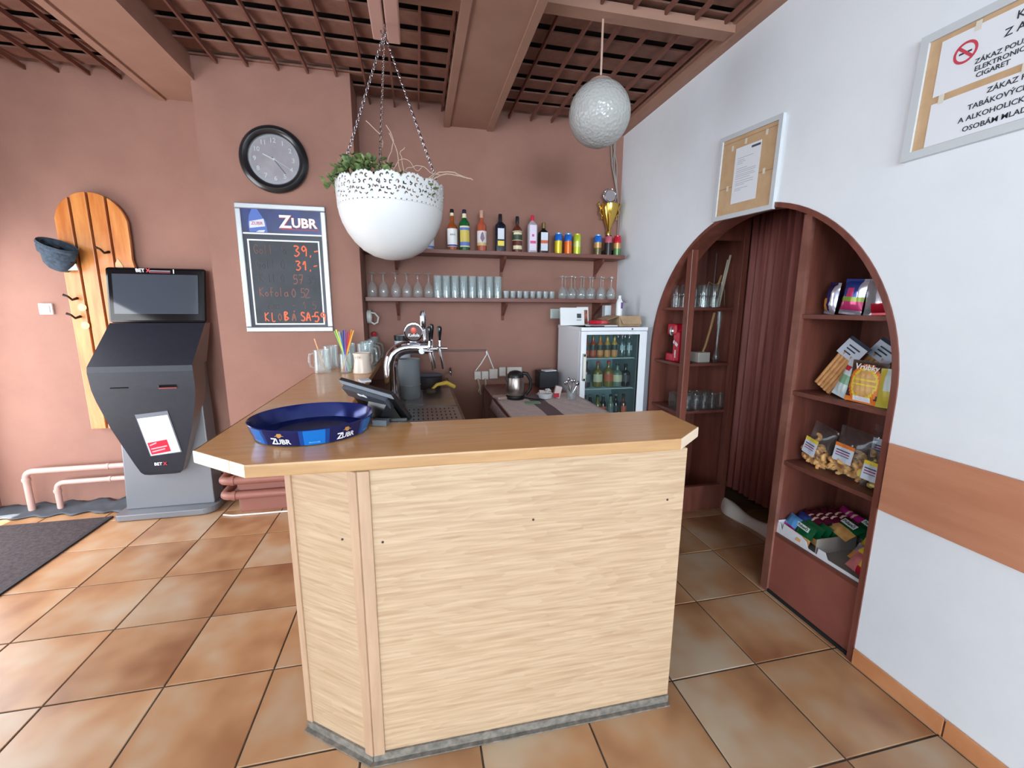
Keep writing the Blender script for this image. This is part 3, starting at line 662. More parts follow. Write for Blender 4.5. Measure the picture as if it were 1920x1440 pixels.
B().lathe([(.079, -.012), (.099, -.006), (.108, .010), (.101, .024), (.09, .012)], 20, (0, 0, -.012), sy=.62, cap=False).xf(Mh).obj('brim', FELT, t, True)
B().prism([(-2.335, 1.785), (-2.275, 1.788), (-2.285, 1.832), (-2.30, 1.815)], 3.60, 3.612, 'y').obj('tag', M('cream_cloth', (226, 216, 200), .8), t)
# light switch
t = thing('light_switch', 'white light switch on the wall left of the coat board', 'switch', (-2.63, 3.79, 1.52))
B().box(-2.672, -2.59, 3.782, YB, 1.482, 1.562).obj('plate', WHITEP, t, bevel=.004)
B().box(-2.66, -2.602, 3.774, 3.783, 1.494, 1.550).obj('rocker', WHITEP, t, bevel=.003)
# wall clock
t = thing('wall_clock', 'round black rimmed wall clock with grey dial', 'clock', (-.921, YC-.001, 2.535))
Mc = Matrix.Translation((-.921, YC, 2.537)) @ Matrix.Rotation(PI/2, 4, 'X')
B().lathe([(0, .0), (.205, .0), (.214, .012), (.216, .03), (.205, .046), (.188, .052), (.172, .046), (.160, .030), (.158, .022)], 56, cap=False).xf(Mc).obj('rim', M('black_rim', (28, 30, 34), .28, coat=.3), t, True)
dial = B().lathe([(0, .022), (.160, .022)], 48, cap=False).xf(Mc).obj('dial', NM('grey_dial', (138, 124, 132), (160, 146, 152), 10, 4, rough=.35), t)
B().lathe([(.142, .0225), (.160, .0225)], 48, cap=False).xf(Mc).obj('dial_ring', M('pale_dial', (150, 144, 152), .4), dial)
NUM = M('dial_numeral', (206, 204, 212), .5)
for h in range(1, 13):
    a = PI/2-h*PI/6; put_text(str(h), .042, NUM, dial, Mc @ Matrix.Translation((.121*math.cos(a), .121*math.sin(a), .024)), 'numeral', off=.0004)
def hand(ang, L, w, mat, z): 
    b = B().box(-w, w, -.02, L, 0, .0015); return b.xf(Mc @ Matrix.Translation((0, 0, z)) @ Matrix.Rotation(-ang, 4, 'Z')).obj('hand', mat, t)
hand(math.radians(295), .075, .0035, NUM, .026); hand(math.radians(143), .112, .003, M('hand_dark', (40, 38, 44), .4), .028); hand(math.radians(120), .115, .001, NUM, .030)
B().lathe([(0, .0), (.008, 0), (.008, .01), (0, .011)], 12).xf(Mc @ Matrix.Translation((0, 0, .024))).obj('hub', NUM, t)
B().lathe([(.159, .038), (0, .044)], 40, cap=False).xf(Mc).obj('cover_glass', GLASS, t)
# price chalkboard
cx0, cx1, cz0, cz1 = -1.200, -.617, 1.366, 2.250
t = thing('price_board', 'framed chalkboard price list with a blue beer banner', 'chalkboard', (-.908, YC, cz0))
fw = .036
for nm, a in (('frame_rail', (cx0, cx1, cz1-fw, cz1)), ('frame_rail', (cx0, cx1, cz0, cz0+fw)), ('frame_stile', (cx0, cx0+fw, cz0+fw, cz1-fw)), ('frame_stile', (cx1-fw, cx1, cz0+fw, cz1-fw))):
    B().box(a[0], a[1], YC-.024, YC, a[2], a[3]).obj(nm, ALU, t, bevel=.006)
bd = B().box(cx0+.03, cx1-.03, YC-.012, YC, cz0+.03, cz1-.03).obj('board', M('board_navy', (22, 26, 44), .4), t)
yb = YC-.0125
def brd(x0, x1, z0, z1, mat, nm, o=0): return B().box(x0, x1, yb-.001-o, yb, z0, z1).obj(nm, mat, bd)
brd(cx0+.036, cx1-.036, 2.058, 2.214, NM('banner_navy', (22, 28, 70), (30, 48, 116), 4, 3, rough=.3), 'banner')
brd(cx0+.036, cx1-.036, 2.046, 2.056, WHITEPR, 'divider')
brd(cx0+.058, cx1-.056, 1.418, 2.012, WHITEPR, 'panel_border'); brd(cx0+.068, cx1-.066, 1.428, 2.002, NM('chalk_slate', (46, 48, 54), (60, 63, 70), 5, 4, rough=.6), 'chalk_panel', .0008)
yt = yb-.003
put_text('Z', .118, M('banner_red', (150, 30, 40), .4), bd, frame_y((-.884, yt+.0005, 2.128)), off=.005); put_text('Z', .118, WHITEPR, bd, frame_y((-.888, yt, 2.132)), off=.003)
put_text('UBR', .088, M('banner_red'), bd, frame_y((-.761, yt+.0005, 2.124)), off=.004); put_text('UBR', .088, WHITEPR, bd, frame_y((-.765, yt, 2.127)), off=.003)
brd(-.915, -.668, 2.082, 2.088, M('banner_red'), 'underline', .001)
# bottle pictured on the banner
bp = [(-1.120, 2.06), (-1.005, 2.06), (-1.012, 2.13), (-1.045, 2.185), (-1.06, 2.212), (-1.095, 2.212), (-1.115, 2.17), (-1.125, 2.11)]
B().prism(bp, yt, yt+.0015, 'y').obj('bottle_picture', M('picture_blue', (70, 100, 176), .4), bd)
B().prism([(-1.118, 2.085), (-1.018, 2.100), (-1.024, 2.150), (-1.115, 2.130)], yt-.0008, yt, 'y').obj('picture_label', M('picture_pale', (206, 208, 226), .4), bd)
put_text('ZUBR', .03, M('picture_red', (190, 60, 70), .5), bd, frame_y((-1.068, yt-.002, 2.117)))
B().prism([(-1.08, 2.06), (-1.03, 2.06), (-1.02, 2.075), (-1.06, 2.072)], yt-.0008, yt, 'y').obj('picture_label', MATS['picture_pale'], bd)
CH = M('chalk_orange', (240, 112, 74), .7); CHF = M('chalk_faded', (104, 78, 72), .7); CHM = M('chalk_half', (140, 90, 78), .7); CHG = M('chalk_ghost', (72, 66, 68), .7)
GL = {'3': [[(0, .95), (.3, 1), (.55, .85), (.25, .55), (.6, .3), (.3, 0), (0, .08)]], '9': [[(.55, .75), (.3, 1), (.05, .75), (.25, .5), (.55, .75), (.55, .4), (.5, 0)]],
      '1': [[(.05, .6), (.35, 1), (.35, 0)]], ',': [[(.15, .12), (.1, -.12)]], '-': [[(0, .5), (.5, .6)]], '5': [[(.55, 1), (.15, 1), (.1, .55), (.4, .6), (.55, .3), (.3, 0), (0, .08)]],
      '7': [[(0, 1), (.55, 1), (.2, 0)], [(.1, .5), (.5, .5)]], '2': [[(0, .8), (.25, 1), (.5, .75), (.0, 0), (.6, .02)]], 'K': [[(.05, 1), (.05, 0)], [(.55, 1), (.05, .5), (.55, 0)]],
      'L': [[(.1, 1), (.1, 0), (.5, 0)]], 'O': [[(.3, 1), (.05, .5), (.3, 0), (.55, .5), (.3, 1)]], 'B': [[(.08, 0), (.08, 1), (.45, .9), (.1, .55), (.55, .3), (.08, 0)]],
      'S': [[(.55, .9), (.2, 1), (.1, .7), (.5, .4), (.4, .05), (0, .1)]], 'A': [[(0, 0), (.3, 1), (.55, 0)], [(.1, .4), (.48, .4)]], 'Á': [[(0, 0), (.3, .9), (.55, 0)], [(.1, .4), (.48, .4)], [(.3, 1.1), (.45, 1.3)]],
      'G': [[(.55, .8), (.3, 1), (.05, .5), (.3, 0), (.55, .3), (.3, .4)]], 'o': [[(.3, .5), (.1, .25), (.3, 0), (.5, .25), (.3, .5)]], 'l': [[(.2, 1), (.2, 0)]], 't': [[(.25, .9), (.25, 0)], [(.05, .55), (.5, .55)]],
      'f': [[(.5, .9), (.25, .95), (.25, 0)], [(.05, .5), (.5, .5)]], 'a': [[(.45, .5), (.1, .4), (.1, .05), (.45, .1), (.45, .5), (.5, 0)]], '0': [[(.3, 1), (.05, .5), (.3, 0), (.55, .5), (.3, 1)]], '8': [[(.3, .5), (.05, .8), (.3, 1), (.5, .8), (.05, .2), (.3, 0), (.55, .2), (.3, .5)]], 'm': [[(0, 0), (.05, .5), (.25, .45), (.25, 0)], [(.25, .45), (.5, .45), (.5, 0)]], ' ': []}
def chalk(s, x, z, h, mat, w=.62, r=.0038):
    b = B()
    for ch in s:
        for st in GL.get(ch, []):
            P = [Vector((x+p[0]*h*.8, yb-.0035, z+p[1]*h)) for p in st]
            Q = []
            for i in range(len(P)-1):
                for k in range(4): 
                    p0 = P[max(i-1, 0)]; p1 = P[i]; p2 = P[i+1]; p3 = P[min(i+2, len(P)-1)]; u = k/4
                    Q.append(.5*((2*p1)+(p2-p0)*u+(2*p0-5*p1+4*p2-p3)*u*u+(3*p1-p0-3*p2+p3)*u**3))
            Q.append(P[-1]); b.tube(Q, r, 5)
        x += h*w
    b.v = [(v[0], yb-.002+(v[1]-yb+.0035)*.35, v[2]) for v in b.v]
    return b.obj('chalk_writing', mat, bd)
chalk('39', -.845, 1.905, .070, CH, .72, .0052); chalk(',-', -.745, 1.905, .066, CH, .5, .005)
chalk('31', -.840, 1.808, .062, CH, .72, .005); chalk(',-', -.752, 1.806, .06, CH, .5, .0045)
chalk('Goll', -1.105, 1.915, .062, CHF, .52); chalk('8', -.925, 1.92, .05, CHG); chalk('Goll 0', -1.10, 1.815, .06, CHG, .52)
chalk('K ll 0', -1.09, 1.72, .055, CHG, .5); chalk('57', -.865, 1.71, .062, CHM, .6); chalk('35', -.775, 1.715, .05, CHG)
chalk('Kofola', -1.095, 1.62, .062, CHM, .52, .003); chalk('0 52', -.885, 1.615, .062, CHM, .5, .0032)
chalk('Coma', -1.085, 1.53, .055, CHG, .5); chalk('-', -.885, 1.53, .05, CHF); chalk('1 5', -.815, 1.53, .055, CHF, .6)
chalk('KL', -1.075, 1.445, .06, CH, .72, .004); chalk('O', -.988, 1.447, .052, CHM, .6, .004); chalk('B', -.945, 1.447, .06, CH, .62, .006); chalk('Á', -.893, 1.447, .056, CHM, .6, .006); chalk('SA-', -.835, 1.445, .062, CH, .60, .0055); chalk('59', -.742, 1.44, .066, CH, .66, .0052)
# doormat, plastic sheeting on the floor
t = tag(B().box(-4.0, -2.255, 2.36, 3.50, .001, .010).obj('doormat', NM('dark_brown_mat', (54, 46, 50), (78, 68, 70), 60, 4, rough=.95, bump=.3, bscale=300), bevel=.003), 'large dark brown doormat on the tiles in the left corner', 'doormat')
bo = B().box(-2.275, -2.253, 2.36, 3.50, .001, .012).obj('border', M('mat_border', (38, 36, 44), .7), t)
b = B(); nx, ny = 40, 6; vs = []; fs = []
for i in range(nx+1):
    for j in range(ny+1):
        x = -3.14+i*(1.0/nx); v = j/ny
        yy = 3.60-.02*math.sin(i*.9)+v*.195-.03*(i > 30)
        vs.append((x, yy, .006+.045*max(0, v-.45)*(1+.4*math.sin(i*.8))+.008*abs(math.sin(i*.55+j*.9))))
for i in range(nx):
    for j in range(ny): a = i*(ny+1)+j; fs.append((a, a+ny+1, a+ny+2, a+1))
tag(b.add(vs, fs).obj('black_sheet', M('grey_black_cloth', (72, 78, 86), .6), None, True, solid=.003), 'crumpled dark grey cloth along the floor under the pink pipes', 'cloth')

# ================================================================== hanging things
# rail under the ceiling with the planter
rl = thing('ceiling_rail', 'pinkish brown wooden rail under the ceiling holding the planter', 'rail', (-.105, 2.3, 2.90))
RAILM = M('rail_pink_paint', (196, 154, 142), .6)
B().box(-.174, -.112, 1.2, 2.56, 2.90, 2.985).obj('board', RAILM, rl, bevel=.006); B().box(-.104, -.038, 1.2, 2.575, 2.90, 2.985).obj('board', RAILM, rl, bevel=.006)
B().box(-.14, -.07, 1.2, 2.55, 2.925, 3.10).obj('core', M('rail_core', (164, 118, 106), .6), rl)
px, py, pz, PR = -.112, 2.42, 1.795, .268
t = thing('hanging_planter', 'white lace rimmed hanging planter bowl on three chains', 'planter', (px, py, pz))
B().tube([(px, 2.42, 2.925), (px, 2.42, 2.89), (px+.012, 2.42, 2.868), (px, 2.42, 2.85), (px-.014, 2.42, 2.862), (px-.014, 2.42, 2.872)], .004, 8).obj('hook', CHROME, t, True)
# bowl below the lace band
prof = [(0, 0), (.05, .004), (.10, .018), (.15, .046), (.19, .084), (.222, .128), (.245, .175), (.257, .215), (.262, .245)]
POTW = M('white_pot', (216, 216, 216), .42)
B().lathe(prof, 64, (px, py, pz)).obj('bowl', POTW, t, True)
# pierced lace band with scalloped top
nu, nv = 512, 30; z0, z1 = .245, .372; vs = []; fs = []
for j in range(nv+1):
    for i in range(nu):
        v = j/nv; r = .262+.006*v; a = 2*PI*i/nu; vs.append((px+r*math.cos(a), py+r*math.sin(a), pz+z0+(z1-z0)*v))
NS = 14
ARCS = [(.28, .80, .085, 20, 250), (.50, .86, .07, -40, 200), (.70, .80, .08, 60, 300), (.15, .62, .085, 100, 330), (.38, .62, .08, -120, 120), (.62, .60, .09, 30, 260), (.86, .63, .08, -60, 170),
        (.08, .42, .08, -30, 200), (.30, .42, .085, 140, 380), (.53, .40, .10, 150, 330), (.77, .43, .08, -90, 130), (.95, .44, .06, 0, 230), (.20, .26, .075, 0, 200), (.42, .25, .06, 160, 350), (.66, .24, .085, 190, 350), (.88, .27, .07, 20, 190)]
for j in range(nv):
    for i in range(nu):
        u = ((i+.5)/nu*NS) % 1; v = (j+.5)/nv
        top = .80+.20*math.sqrt(max(0, 1-((u-.5)/.5)**2))-.03*(math.cos(u*2*PI*5) > .4)
        if v > top: continue
        if v < top-.05 and v > .16:
            hole = False
            for cu, cv, r, a0, a1 in ARCS:
                du = (u-cu)*.95; dv = (v-cv)*1.05; dd = math.hypot(du, dv)
                if abs(dd-r*.62) < .020:
                    an = math.degrees(math.atan2(dv, du))
                    if (an-a0) % 360 < (a1-a0): hole = True; break
            if hole: continue
        if .04 < v < .11 and (i % 8) in (1, 2) and (j % 2): continue
        k = j*nu; i2 = (i+1) % nu; fs.append((k+i, k+i2, k+nu+i2, k+nu+i))
B().add(vs, fs).obj('lace_rim', POTW, t, True, solid=.0025)
B().lathe([(0, .22), (.25, .23)], 32, (px, py, pz), cap=False).obj('soil', NM('dry_soil', (70, 52, 40), (96, 74, 58), 40, 4, rough=.95), t)
top = Vector((px, 2.42, 2.862))
def chain(p0, p1, mat, parent, L=.020, name='chain'):
    p0 = Vector(p0); p1 = Vector(p1); d = p1-p0; n = int(d.length/(L*.78)); d.normalize()
    u = d.orthogonal().normalized(); w = d.cross(u); b = B()
    for k in range(n):
        c = p0+d*((k+.5)*(p1-p0).length/n); s_ = u if k % 2 else w
        b.tube([c+d*math.cos(a)*L*.5+s_*math.sin(a)*L*.30 for a in [2*PI*i/8 for i in range(8)]], .0022, 5, closed=True)
    return b.obj(name, mat, parent, True)
for a in (math.radians(188), math.radians(-8), math.radians(262)):
    chain(top, (px+.258*math.cos(a), py+.258*math.sin(a), pz+.335), CHROME, t)
    B().tube([(px+.258*math.cos(a), py+.258*math.sin(a), pz+.345), (px+.266*math.cos(a), py+.266*math.sin(a), pz+.325), (px+.270*math.cos(a), py+.270*math.sin(a), pz+.31)], .004, 6).obj('clip', CHROME, t, True)
# plant in the bowl
LEAF = NM('leaf_green', (66, 92, 52), (132, 150, 92), 20, 3, rough=.5)
pl = thing('planter_succulent', 'green leafy plant growing over the planter rim', 'plant', (px, py, pz+.22))
rnd = random.Random(3); ls = B(); stems = B()
for cl in ((-.21, -.10, .46, 34), (-.16, -.15, .49, 44), (-.10, -.18, .48, 40), (-.04, -.17, .465, 26), (-.27, -.06, .43, 26), (.02, -.19, .445, 16), (.09, -.17, .415, 14), (.17, -.15, .395, 16), (.20, -.13, .385, 12), (-.12, .05, .46, 16), (-.02, .0, .45, 14)):
    for k in range(cl[3]):
        gx_ = max(-1.5, min(1.5, rnd.gauss(0, 1))); gy_ = max(-1.5, min(1.5, rnd.gauss(0, 1)))
        c = Vector((px+cl[0]+gx_*.024, py+cl[1]+gy_*.022, pz+cl[2]-.045-.012*(gx_*gx_+gy_*gy_)+rnd.uniform(-.035, .018)))
        th = rnd.uniform(0, 2*PI); el = rnd.uniform(.0, 1.2); d = Vector((math.cos(th)*math.cos(el), math.sin(th)*math.cos(el), math.sin(el)))
        L = rnd.uniform(.024, .042); s_ = d.cross(Vector((0, 0, 1))).normalized()*L*.42; nn = s_.cross(d).normalized()*L*.12
        vs = [c, c+d*L*.35+s_*.8+nn, c+d*L*.75+s_+nn*.5, c+d*L*1.05, c+d*L*.75-s_+nn*.5, c+d*L*.35-s_*.8+nn, c+d*L*.6-nn]
        ls.add(vs, [(0, 1, 6), (1, 2, 6), (2, 3, 6), (3, 4, 6), (4, 5, 6), (5, 0, 6)])
    for k in range(3):
        stems.tube([(px+cl[0]*.75, py+cl[1]*.75, pz+.22), (px+cl[0]+.02*(k-1), py+cl[1], pz+cl[2]-.05)], .004, 5)
lf = ls.obj('leaves', LEAF, pl, True); lf['kind'] = 'stuff'
stems.obj('stems', M('stem_green', (92, 110, 62), .6), pl, True)
st = thing('dry_stems', 'dry pale twisted stems sticking out of the planter', 'plant', (px+.04, py-.05, pz+.22))
DRY = M('dry_stem', (188, 160, 142), .7)
def twig(pts, r=.0019):
    P = [Vector((px+x, py+y, pz+z)) for x, y, z in pts]; Q = []
    for i in range(len(P)-1):
        for k in range(4):
            p0 = P[max(i-1, 0)]; p1 = P[i]; p2 = P[i+1]; p3 = P[min(i+2, len(P)-1)]; u = k/4
            Q.append(.5*((2*p1)+(p2-p0)*u+(2*p0-5*p1+4*p2-p3)*u*u+(3*p1-p0-3*p2+p3)*u**3)+Vector((rnd.gauss(0, .002), rnd.gauss(0, .002), rnd.gauss(0, .0015))))
    Q.append(P[-1]); B().tube(Q, r, 5).obj('stem', DRY, st, True)
twig([(.0, -.17, .22), (.0, -.18, .38), (-.03, -.19, .46), (-.02, -.18, .53), (-.09, -.18, .60)])
twig([(.01, -.16, .22), (.01, -.17, .37), (.0, -.18, .43), (.03, -.19, .52), (.0, -.19, .585)])
twig([(.02, -.16, .22), (.02, -.17, .38), (.05, -.18, .45), (.02, -.18, .54), (.01, -.17, .56)])
twig([(.05, -.16, .22), (.06, -.17, .37), (.05, -.18, .44), (.10, -.19, .44), (.13, -.18, .40), (.16, -.18, .42)])
twig([(.05, -.16, .22), (.07, -.17, .40), (.06, -.18, .47), (.08, -.18, .50)])
twig([(.08, -.16, .22), (.10, -.17, .36), (.08, -.18, .40), (.15, -.19, .42), (.21, -.2, .385), (.27, -.2, .385)])
twig([(.08, -.15, .22), (.12, -.17, .38), (.17, -.19, .36), (.22, -.2, .395)])
twig([(.12, -.15, .22), (.20, -.17, .37), (.28, -.2, .40), (.34, -.2, .385), (.40, -.2, .37)], .0028)
twig([(.10, -.15, .22), (.20, -.17, .36), (.27, -.21, .385), (.36, -.21, .375)], .0028)
twig([(-.05, -.17, .22), (-.05, -.18, .39), (-.08, -.19, .42), (-.03, -.19, .40), (.0, -.2, .37)])
# globe lamp
gx, gy, gz, GR = 1.023, 2.42, 2.605, .168
t = thing('globe_pendant', 'textured frosted glass globe pendant lamp on a cord', 'lamp', (gx, gy, gz-GR))
gm = M('frosted_glass_globe', (178, 178, 176), .18)
nt_, N, L, p = nodes(gm); vo = N.new('ShaderNodeTexVoronoi'); vo.inputs['Scale'].default_value = 60; tc = N.new('ShaderNodeTexCoord'); L.new(tc.outputs['Object'], vo.inputs['Vector'])
bp_ = N.new('ShaderNodeBump'); bp_.inputs['Strength'].default_value = .6; bp_.inputs['Distance'].default_value = .006; L.new(vo.outputs['Distance'], bp_.inputs['Height']); L.new(bp_.outputs[0], p.inputs['Normal'])
p.inputs['Subsurface Weight'].default_value = .25; p.inputs['Subsurface Radius'].default_value = (.05, .05, .05)
prof = [(0, -GR)]+[(GR*math.sin(a), -GR*1.0*math.cos(a)) for a in [PI*i/28 for i in range(1, 26)]]
B().lathe(prof, 48, (gx, gy, gz), cap=False).obj('globe', gm, t, True)
B().lathe([(.062, .150), (.060, .166), (.04, .178), (.012, .184)], 24, (gx, gy, gz)).obj('cap', M('brown_cap', (150, 118, 104), .5), t, True)
B().tube([(gx, gy, gz+.18), (gx, gy, ZC-.028)], .006, 8).obj('cord', M('beige_cord', (190, 158, 142), .6), t, True)
# cables in the corner
t = thing('corner_cables', 'loose grey cables hanging in the corner above the trophy', 'cable', (1.80, 3.77, 2.3))
for k, (dx, m) in enumerate(((0, .0), (.018, .02), (.035, -.01), (.028, .012))):
    B().tube([(1.70+dx*2, 3.785, 3.08), (1.72+dx+m, 3.78, 2.95), (1.735+dx-m, 3.775, 2.80), (1.77+dx*.4, 3.775, 2.66), (1.805, 3.778, 2.52), (1.82, 3.782, 2.40), (1.828, 3.79, 2.02)], .0055, 6).obj('cable', M('grey_cable', (150, 138, 132), .6), t, True)
# framed boards on the white wall
def notice(name, label, pts, off=.0, fwid=.022):
    """pts: four (y,z) corners tl,tr,br,bl on the white wall"""
    t = thing(name, label, 'notice board', (XR-.012, (pts[0][0]+pts[1][0])/2, pts[3][1]))
    tl, tr, br, bl = [Vector((XR, p[0], p[1])) for p in pts]
    def at(u, v, o): 
        p = (tl*(1-u)+tr*u)*(1-v)+(bl*(1-u)+br*u)*v; return p+Vector((-o, 0, 0))
    W = (tr-tl).length; H = (bl-tl).length; fu, fv = fwid/W, fwid/H
    def plate(u0, u1, v0, v1, o0, o1, mat, nm, parent=t):
        a = [at(u0, v0, o0), at(u1, v0, o0), at(u1, v1, o0), at(u0, v1, o0)]; c = [at(u0, v0, o1), at(u1, v0, o1), at(u1, v1, o1), at(u0, v1, o1)]
        return B().add(a+c, [(0, 1, 2, 3), (7, 6, 5, 4), (0, 4, 5, 1), (1, 5, 6, 2), (2, 6, 7, 3), (3, 7, 4, 0)]).obj(nm, mat, parent)
    FG = M('pale_grey_frame', (206, 210, 214), .4)
    plate(0, 1, 0, fv, 0, .018, FG, 'frame_rail'); plate(0, 1, 1-fv, 1, 0, .018, FG, 'frame_rail'); plate(0, fu, fv, 1-fv, 0, .018, FG, 'frame_stile'); plate(1-fu, 1, fv, 1-fv, 0, .018, FG, 'frame_stile')
    plate(fu, 1-fu, fv, 1-fv, .001, .009, CORK, 'backing')
    M4 = lambda u, v, o: Matrix.Translation(at(u, v, o)) @ Matrix(((0, 0, -1, 0), (-1, 0, 0, 0), (0, 1, 0, 0), (0, 0, 0, 1)))
    return t, plate, M4
t, plate, M4 = notice('notice_board', 'small white framed fibreboard with one letter above the arch', [(2.458, 2.560), (1.990, 2.520), (2.000, 2.064), (2.474, 2.084)], fwid=.026)
sh = plate(.30, .71, .19, .83, .0095, .0105, PAPER, 'sheet'); plate(.56, .70, .215, .24, .0106, .0109, M('letterhead', (70, 80, 96), .6), 'letterhead', sh)
for v, u1 in ((.31, .60), (.335, .46), (.355, .48), (.375, .44), (.43, .52), (.455, .66), (.475, .66), (.50, .64), (.52, .66), (.545, .58), (.575, .64), (.60, .64), (.62, .5), (.66, .56), (.68, .45)):
    plate(.345, u1, v, v+.007, .0106, .0109, M('pale_ink', (186, 190, 202), .7), 'print_line', sh)
for u, v in ((.22, .14), (.44, .11), (.76, .10), (.78, .52), (.20, .60)): plate(u, u+.035, v, v+.06, .0112, .0118, M('clear_tape', (226, 220, 206), .3), 'tape')
plate(.055, .945, .095, .1, .0091, .0095, M('board_seam', (150, 116, 84), .8), 'seam'); plate(.055, .30, .62, .626, .0091, .0095, M('board_seam'), 'seam'); plate(.71, .945, .55, .556, .0091, .0095, M('board_seam'), 'seam')
t, plate, M4 = notice('notice_board', 'large white framed board with two printed prohibition notices', [(1.385, 2.522), (0.72, 2.500), (0.70, 2.095), (1.395, 2.103)], fwid=.028)
s1 = plate(.10, .93, .105, .53, .0095, .0105, PAPER, 'upper_notice'); s2 = plate(.10, .93, .585, .925, .0095, .0105, PAPER, 'lower_notice')
for s_, u, v, sz in (('K O U Ř E N Í', .54, .165, .032), ('Z A K Á Z Á N O', .54, .255, .032), ('ZÁKAZ POUŽÍVÁNÍ', .40, .375, .021), ('ELEKTRONICKÝCH', .40, .43, .021), ('CIGARET', .34, .485, .021)): put_text(s_, sz, INK, s1, M4(u, v, .0112), off=.0002)
for s_, v, sz in (('ZÁKAZ PRODEJE', .63, .023), ('TABÁKOVÝCH VÝROBKŮ', .71, .023), ('A ALKOHOLICKÝCH NÁPOJŮ', .79, .023), ('OSOBÁM MLADŠÍM 18 LET!', .87, .023)): put_text(s_, sz, INK, s2, M4(.46, v, .0112), off=.0002)
Mr = M4(.215, .27, .0112); b = B()
ring = arc(0, 0, .034, 0, 2*PI, 28)[:-1]; rin = arc(0, 0, .026, 0, 2*PI, 28)[:-1]
b.add([Mr @ Vector((x, y, 0)) for x, y in ring+rin], [(i, (i+1) % 28, 28+(i+1) % 28, 28+i) for i in range(28)])
b.add([Mr @ Vector((x, y, 0)) for x, y in ((-.022, .016), (-.016, .022), (.022, -.016), (.016, -.022))], [(0, 1, 2, 3)])
b.obj('no_smoking_ring', M('sign_red', (206, 70, 88), .5), s1)
B().add([Mr @ Vector((x, y, -.0002)) for x, y in ((-.018, -.004), (.018, -.004), (.018, .002), (-.018, .002))], [(0, 1, 2, 3)]).obj('cigarette_mark', INK, s1)
for u, v in ((.24, .075), (.62, .075), (.13, .53), (.45, .53)): plate(u, u+.025, v, v+.07, .0112, .0118, M('clear_tape'), 'tape')
# ================================================================== back bar: shelves
def wall_shelf(label, x0, x1, zt, brx):
    t = thing('wall_shelf', label, 'shelf', ((x0+x1)/2, YB-.12, zt-.03), group='brown shelves on the back wall')
    B().box(x0, x1, 3.55, YB-.001, zt-.032, zt).obj('board', SHELFW, t, bevel=.002)
    for x in brx:
        B().prism([(YB-.001, zt-.032), (3.60, zt-.032), (3.615, zt-.055), (YB-.022, zt-.15), (YB-.012, zt-.19), (YB-.001, zt-.19)], x-.011, x+.011, 'x').obj('bracket', SHELFW, t)
    return t
ZU, ZL = 2.004, 1.626
wall_shelf('upper brown wall shelf carrying bottles and cans', -.395, 1.79, ZU, (-.155, .735, 1.615))
wall_shelf('lower brown wall shelf carrying drinking glasses', -.392, 1.79, ZL, (-.155, .748, 1.615))

GB = 'spirit bottles on the upper shelf'
def bottle(label, x, y, z, h, r, neck_r, sh, mat, cap, capmat, labels, group=GB, square=False, name='spirit_bottle', nk=None, seg=20):
    """sh: shoulder height fraction; labels: (z0,z1,mat,halfangle)"""
    t = thing(name, label, 'bottle', (x, y, z), group=group)
    prof = [(r*.88, 0), (r, h*.015), (r, h*sh), (r*.93, h*(sh+.035)), (r*.66, h*(sh+.085)), (neck_r*1.15, h*(sh+.13)), (neck_r, h*(sh+.18)), (neck_r, h*(1-cap))]
    if square:
        b = B(); k = 4; vs = []; fs = []
        for rr, zz in prof:
            n = 16
            for i in range(n):
                a = 2*PI*(i+.5)/n; e = .38; cx_, sx_ = math.cos(a), math.sin(a)
                w = .5+.5*min(1, max(0, (rr-neck_r*1.2)/(r-neck_r*1.2+1e-6)))
                ex = 1-(1-e)*max(0, (w-.5)*2)
                vs.append((x+rr*math.copysign(abs(cx_)**ex, cx_), y+rr*.75*math.copysign(abs(sx_)**ex, sx_), z+zz))
        for j in range(len(prof)-1):
            for i in range(n): fs.append((j*n+i, j*n+(i+1) % n, (j+1)*n+(i+1) % n, (j+1)*n+i))
        fs += [tuple(range(n-1, -1, -1)), tuple(range((len(prof)-1)*n, len(prof)*n))]
        b.add(vs, fs).obj('glass', mat, t, True)
    else:
        B().lathe(prof, seg, (x, y, z)).obj('glass', mat, t, True)
    cr = neck_r*1.14
    B().lathe([(cr, h*(1-cap)), (cr, h*.985), (cr*.8, h)], 14, (x, y, z)).obj('cap', capmat, t, True)
    for li, (z0, z1, m, ha) in enumerate(labels):
        if square:
            w = r*.86; B().box(x-w*ha, x+w*ha, y-r*.75-.0012-.0007*li, y-r*.75+.004, z+h*z0, z+h*z1).obj('label', m, t)
        else:
            rl_ = (r if z0 < sh else neck_r)+.0012+.0005*li; B().lathe([(rl_, h*z0), (rl_, h*z1)], 14, (x, y, z), a0=-PI/2-ha, a1=-PI/2+ha).obj('label', m, t, True)
    return t
AMBER = M('amber_spirit', (156, 78, 34), .08, coat=.5); AMBERP = M('rose_spirit', (176, 84, 58), .08, coat=.5); GRN = M('green_glass', (18, 92, 46), .08, coat=.5)
DKGL = M('black_glass', (24, 28, 42), .1, coat=.5); DKBR = M('dark_brown_spirit', (96, 44, 32), .09, coat=.5); CLRB = M('pale_spirit_glass', (176, 168, 176), .1, coat=.4); JGRN = M('very_dark_green_glass', (14, 22, 20), .1, coat=.5)
CREAM = M('cream_label', (226, 214, 176), .5); LBLUE = M('label_blue', (92, 120, 190), .5); LYEL = M('label_yellow', (214, 190, 92), .5); LGRN = M('label_dark_green', (52, 70, 50), .5); LPALE = M('label_pale', (216, 220, 232), .5); LORG = M('label_orange', (206, 96, 62), .5)
yb_ = 3.665
bottle('bottle with white and blue label half hidden behind the planter', .112, yb_, ZU, .325, .042, .013, .62, CLRB, .12, BLACKP, [(.08, .30, LPALE, 1.3), (.06, .10, LBLUE, 1.3)])
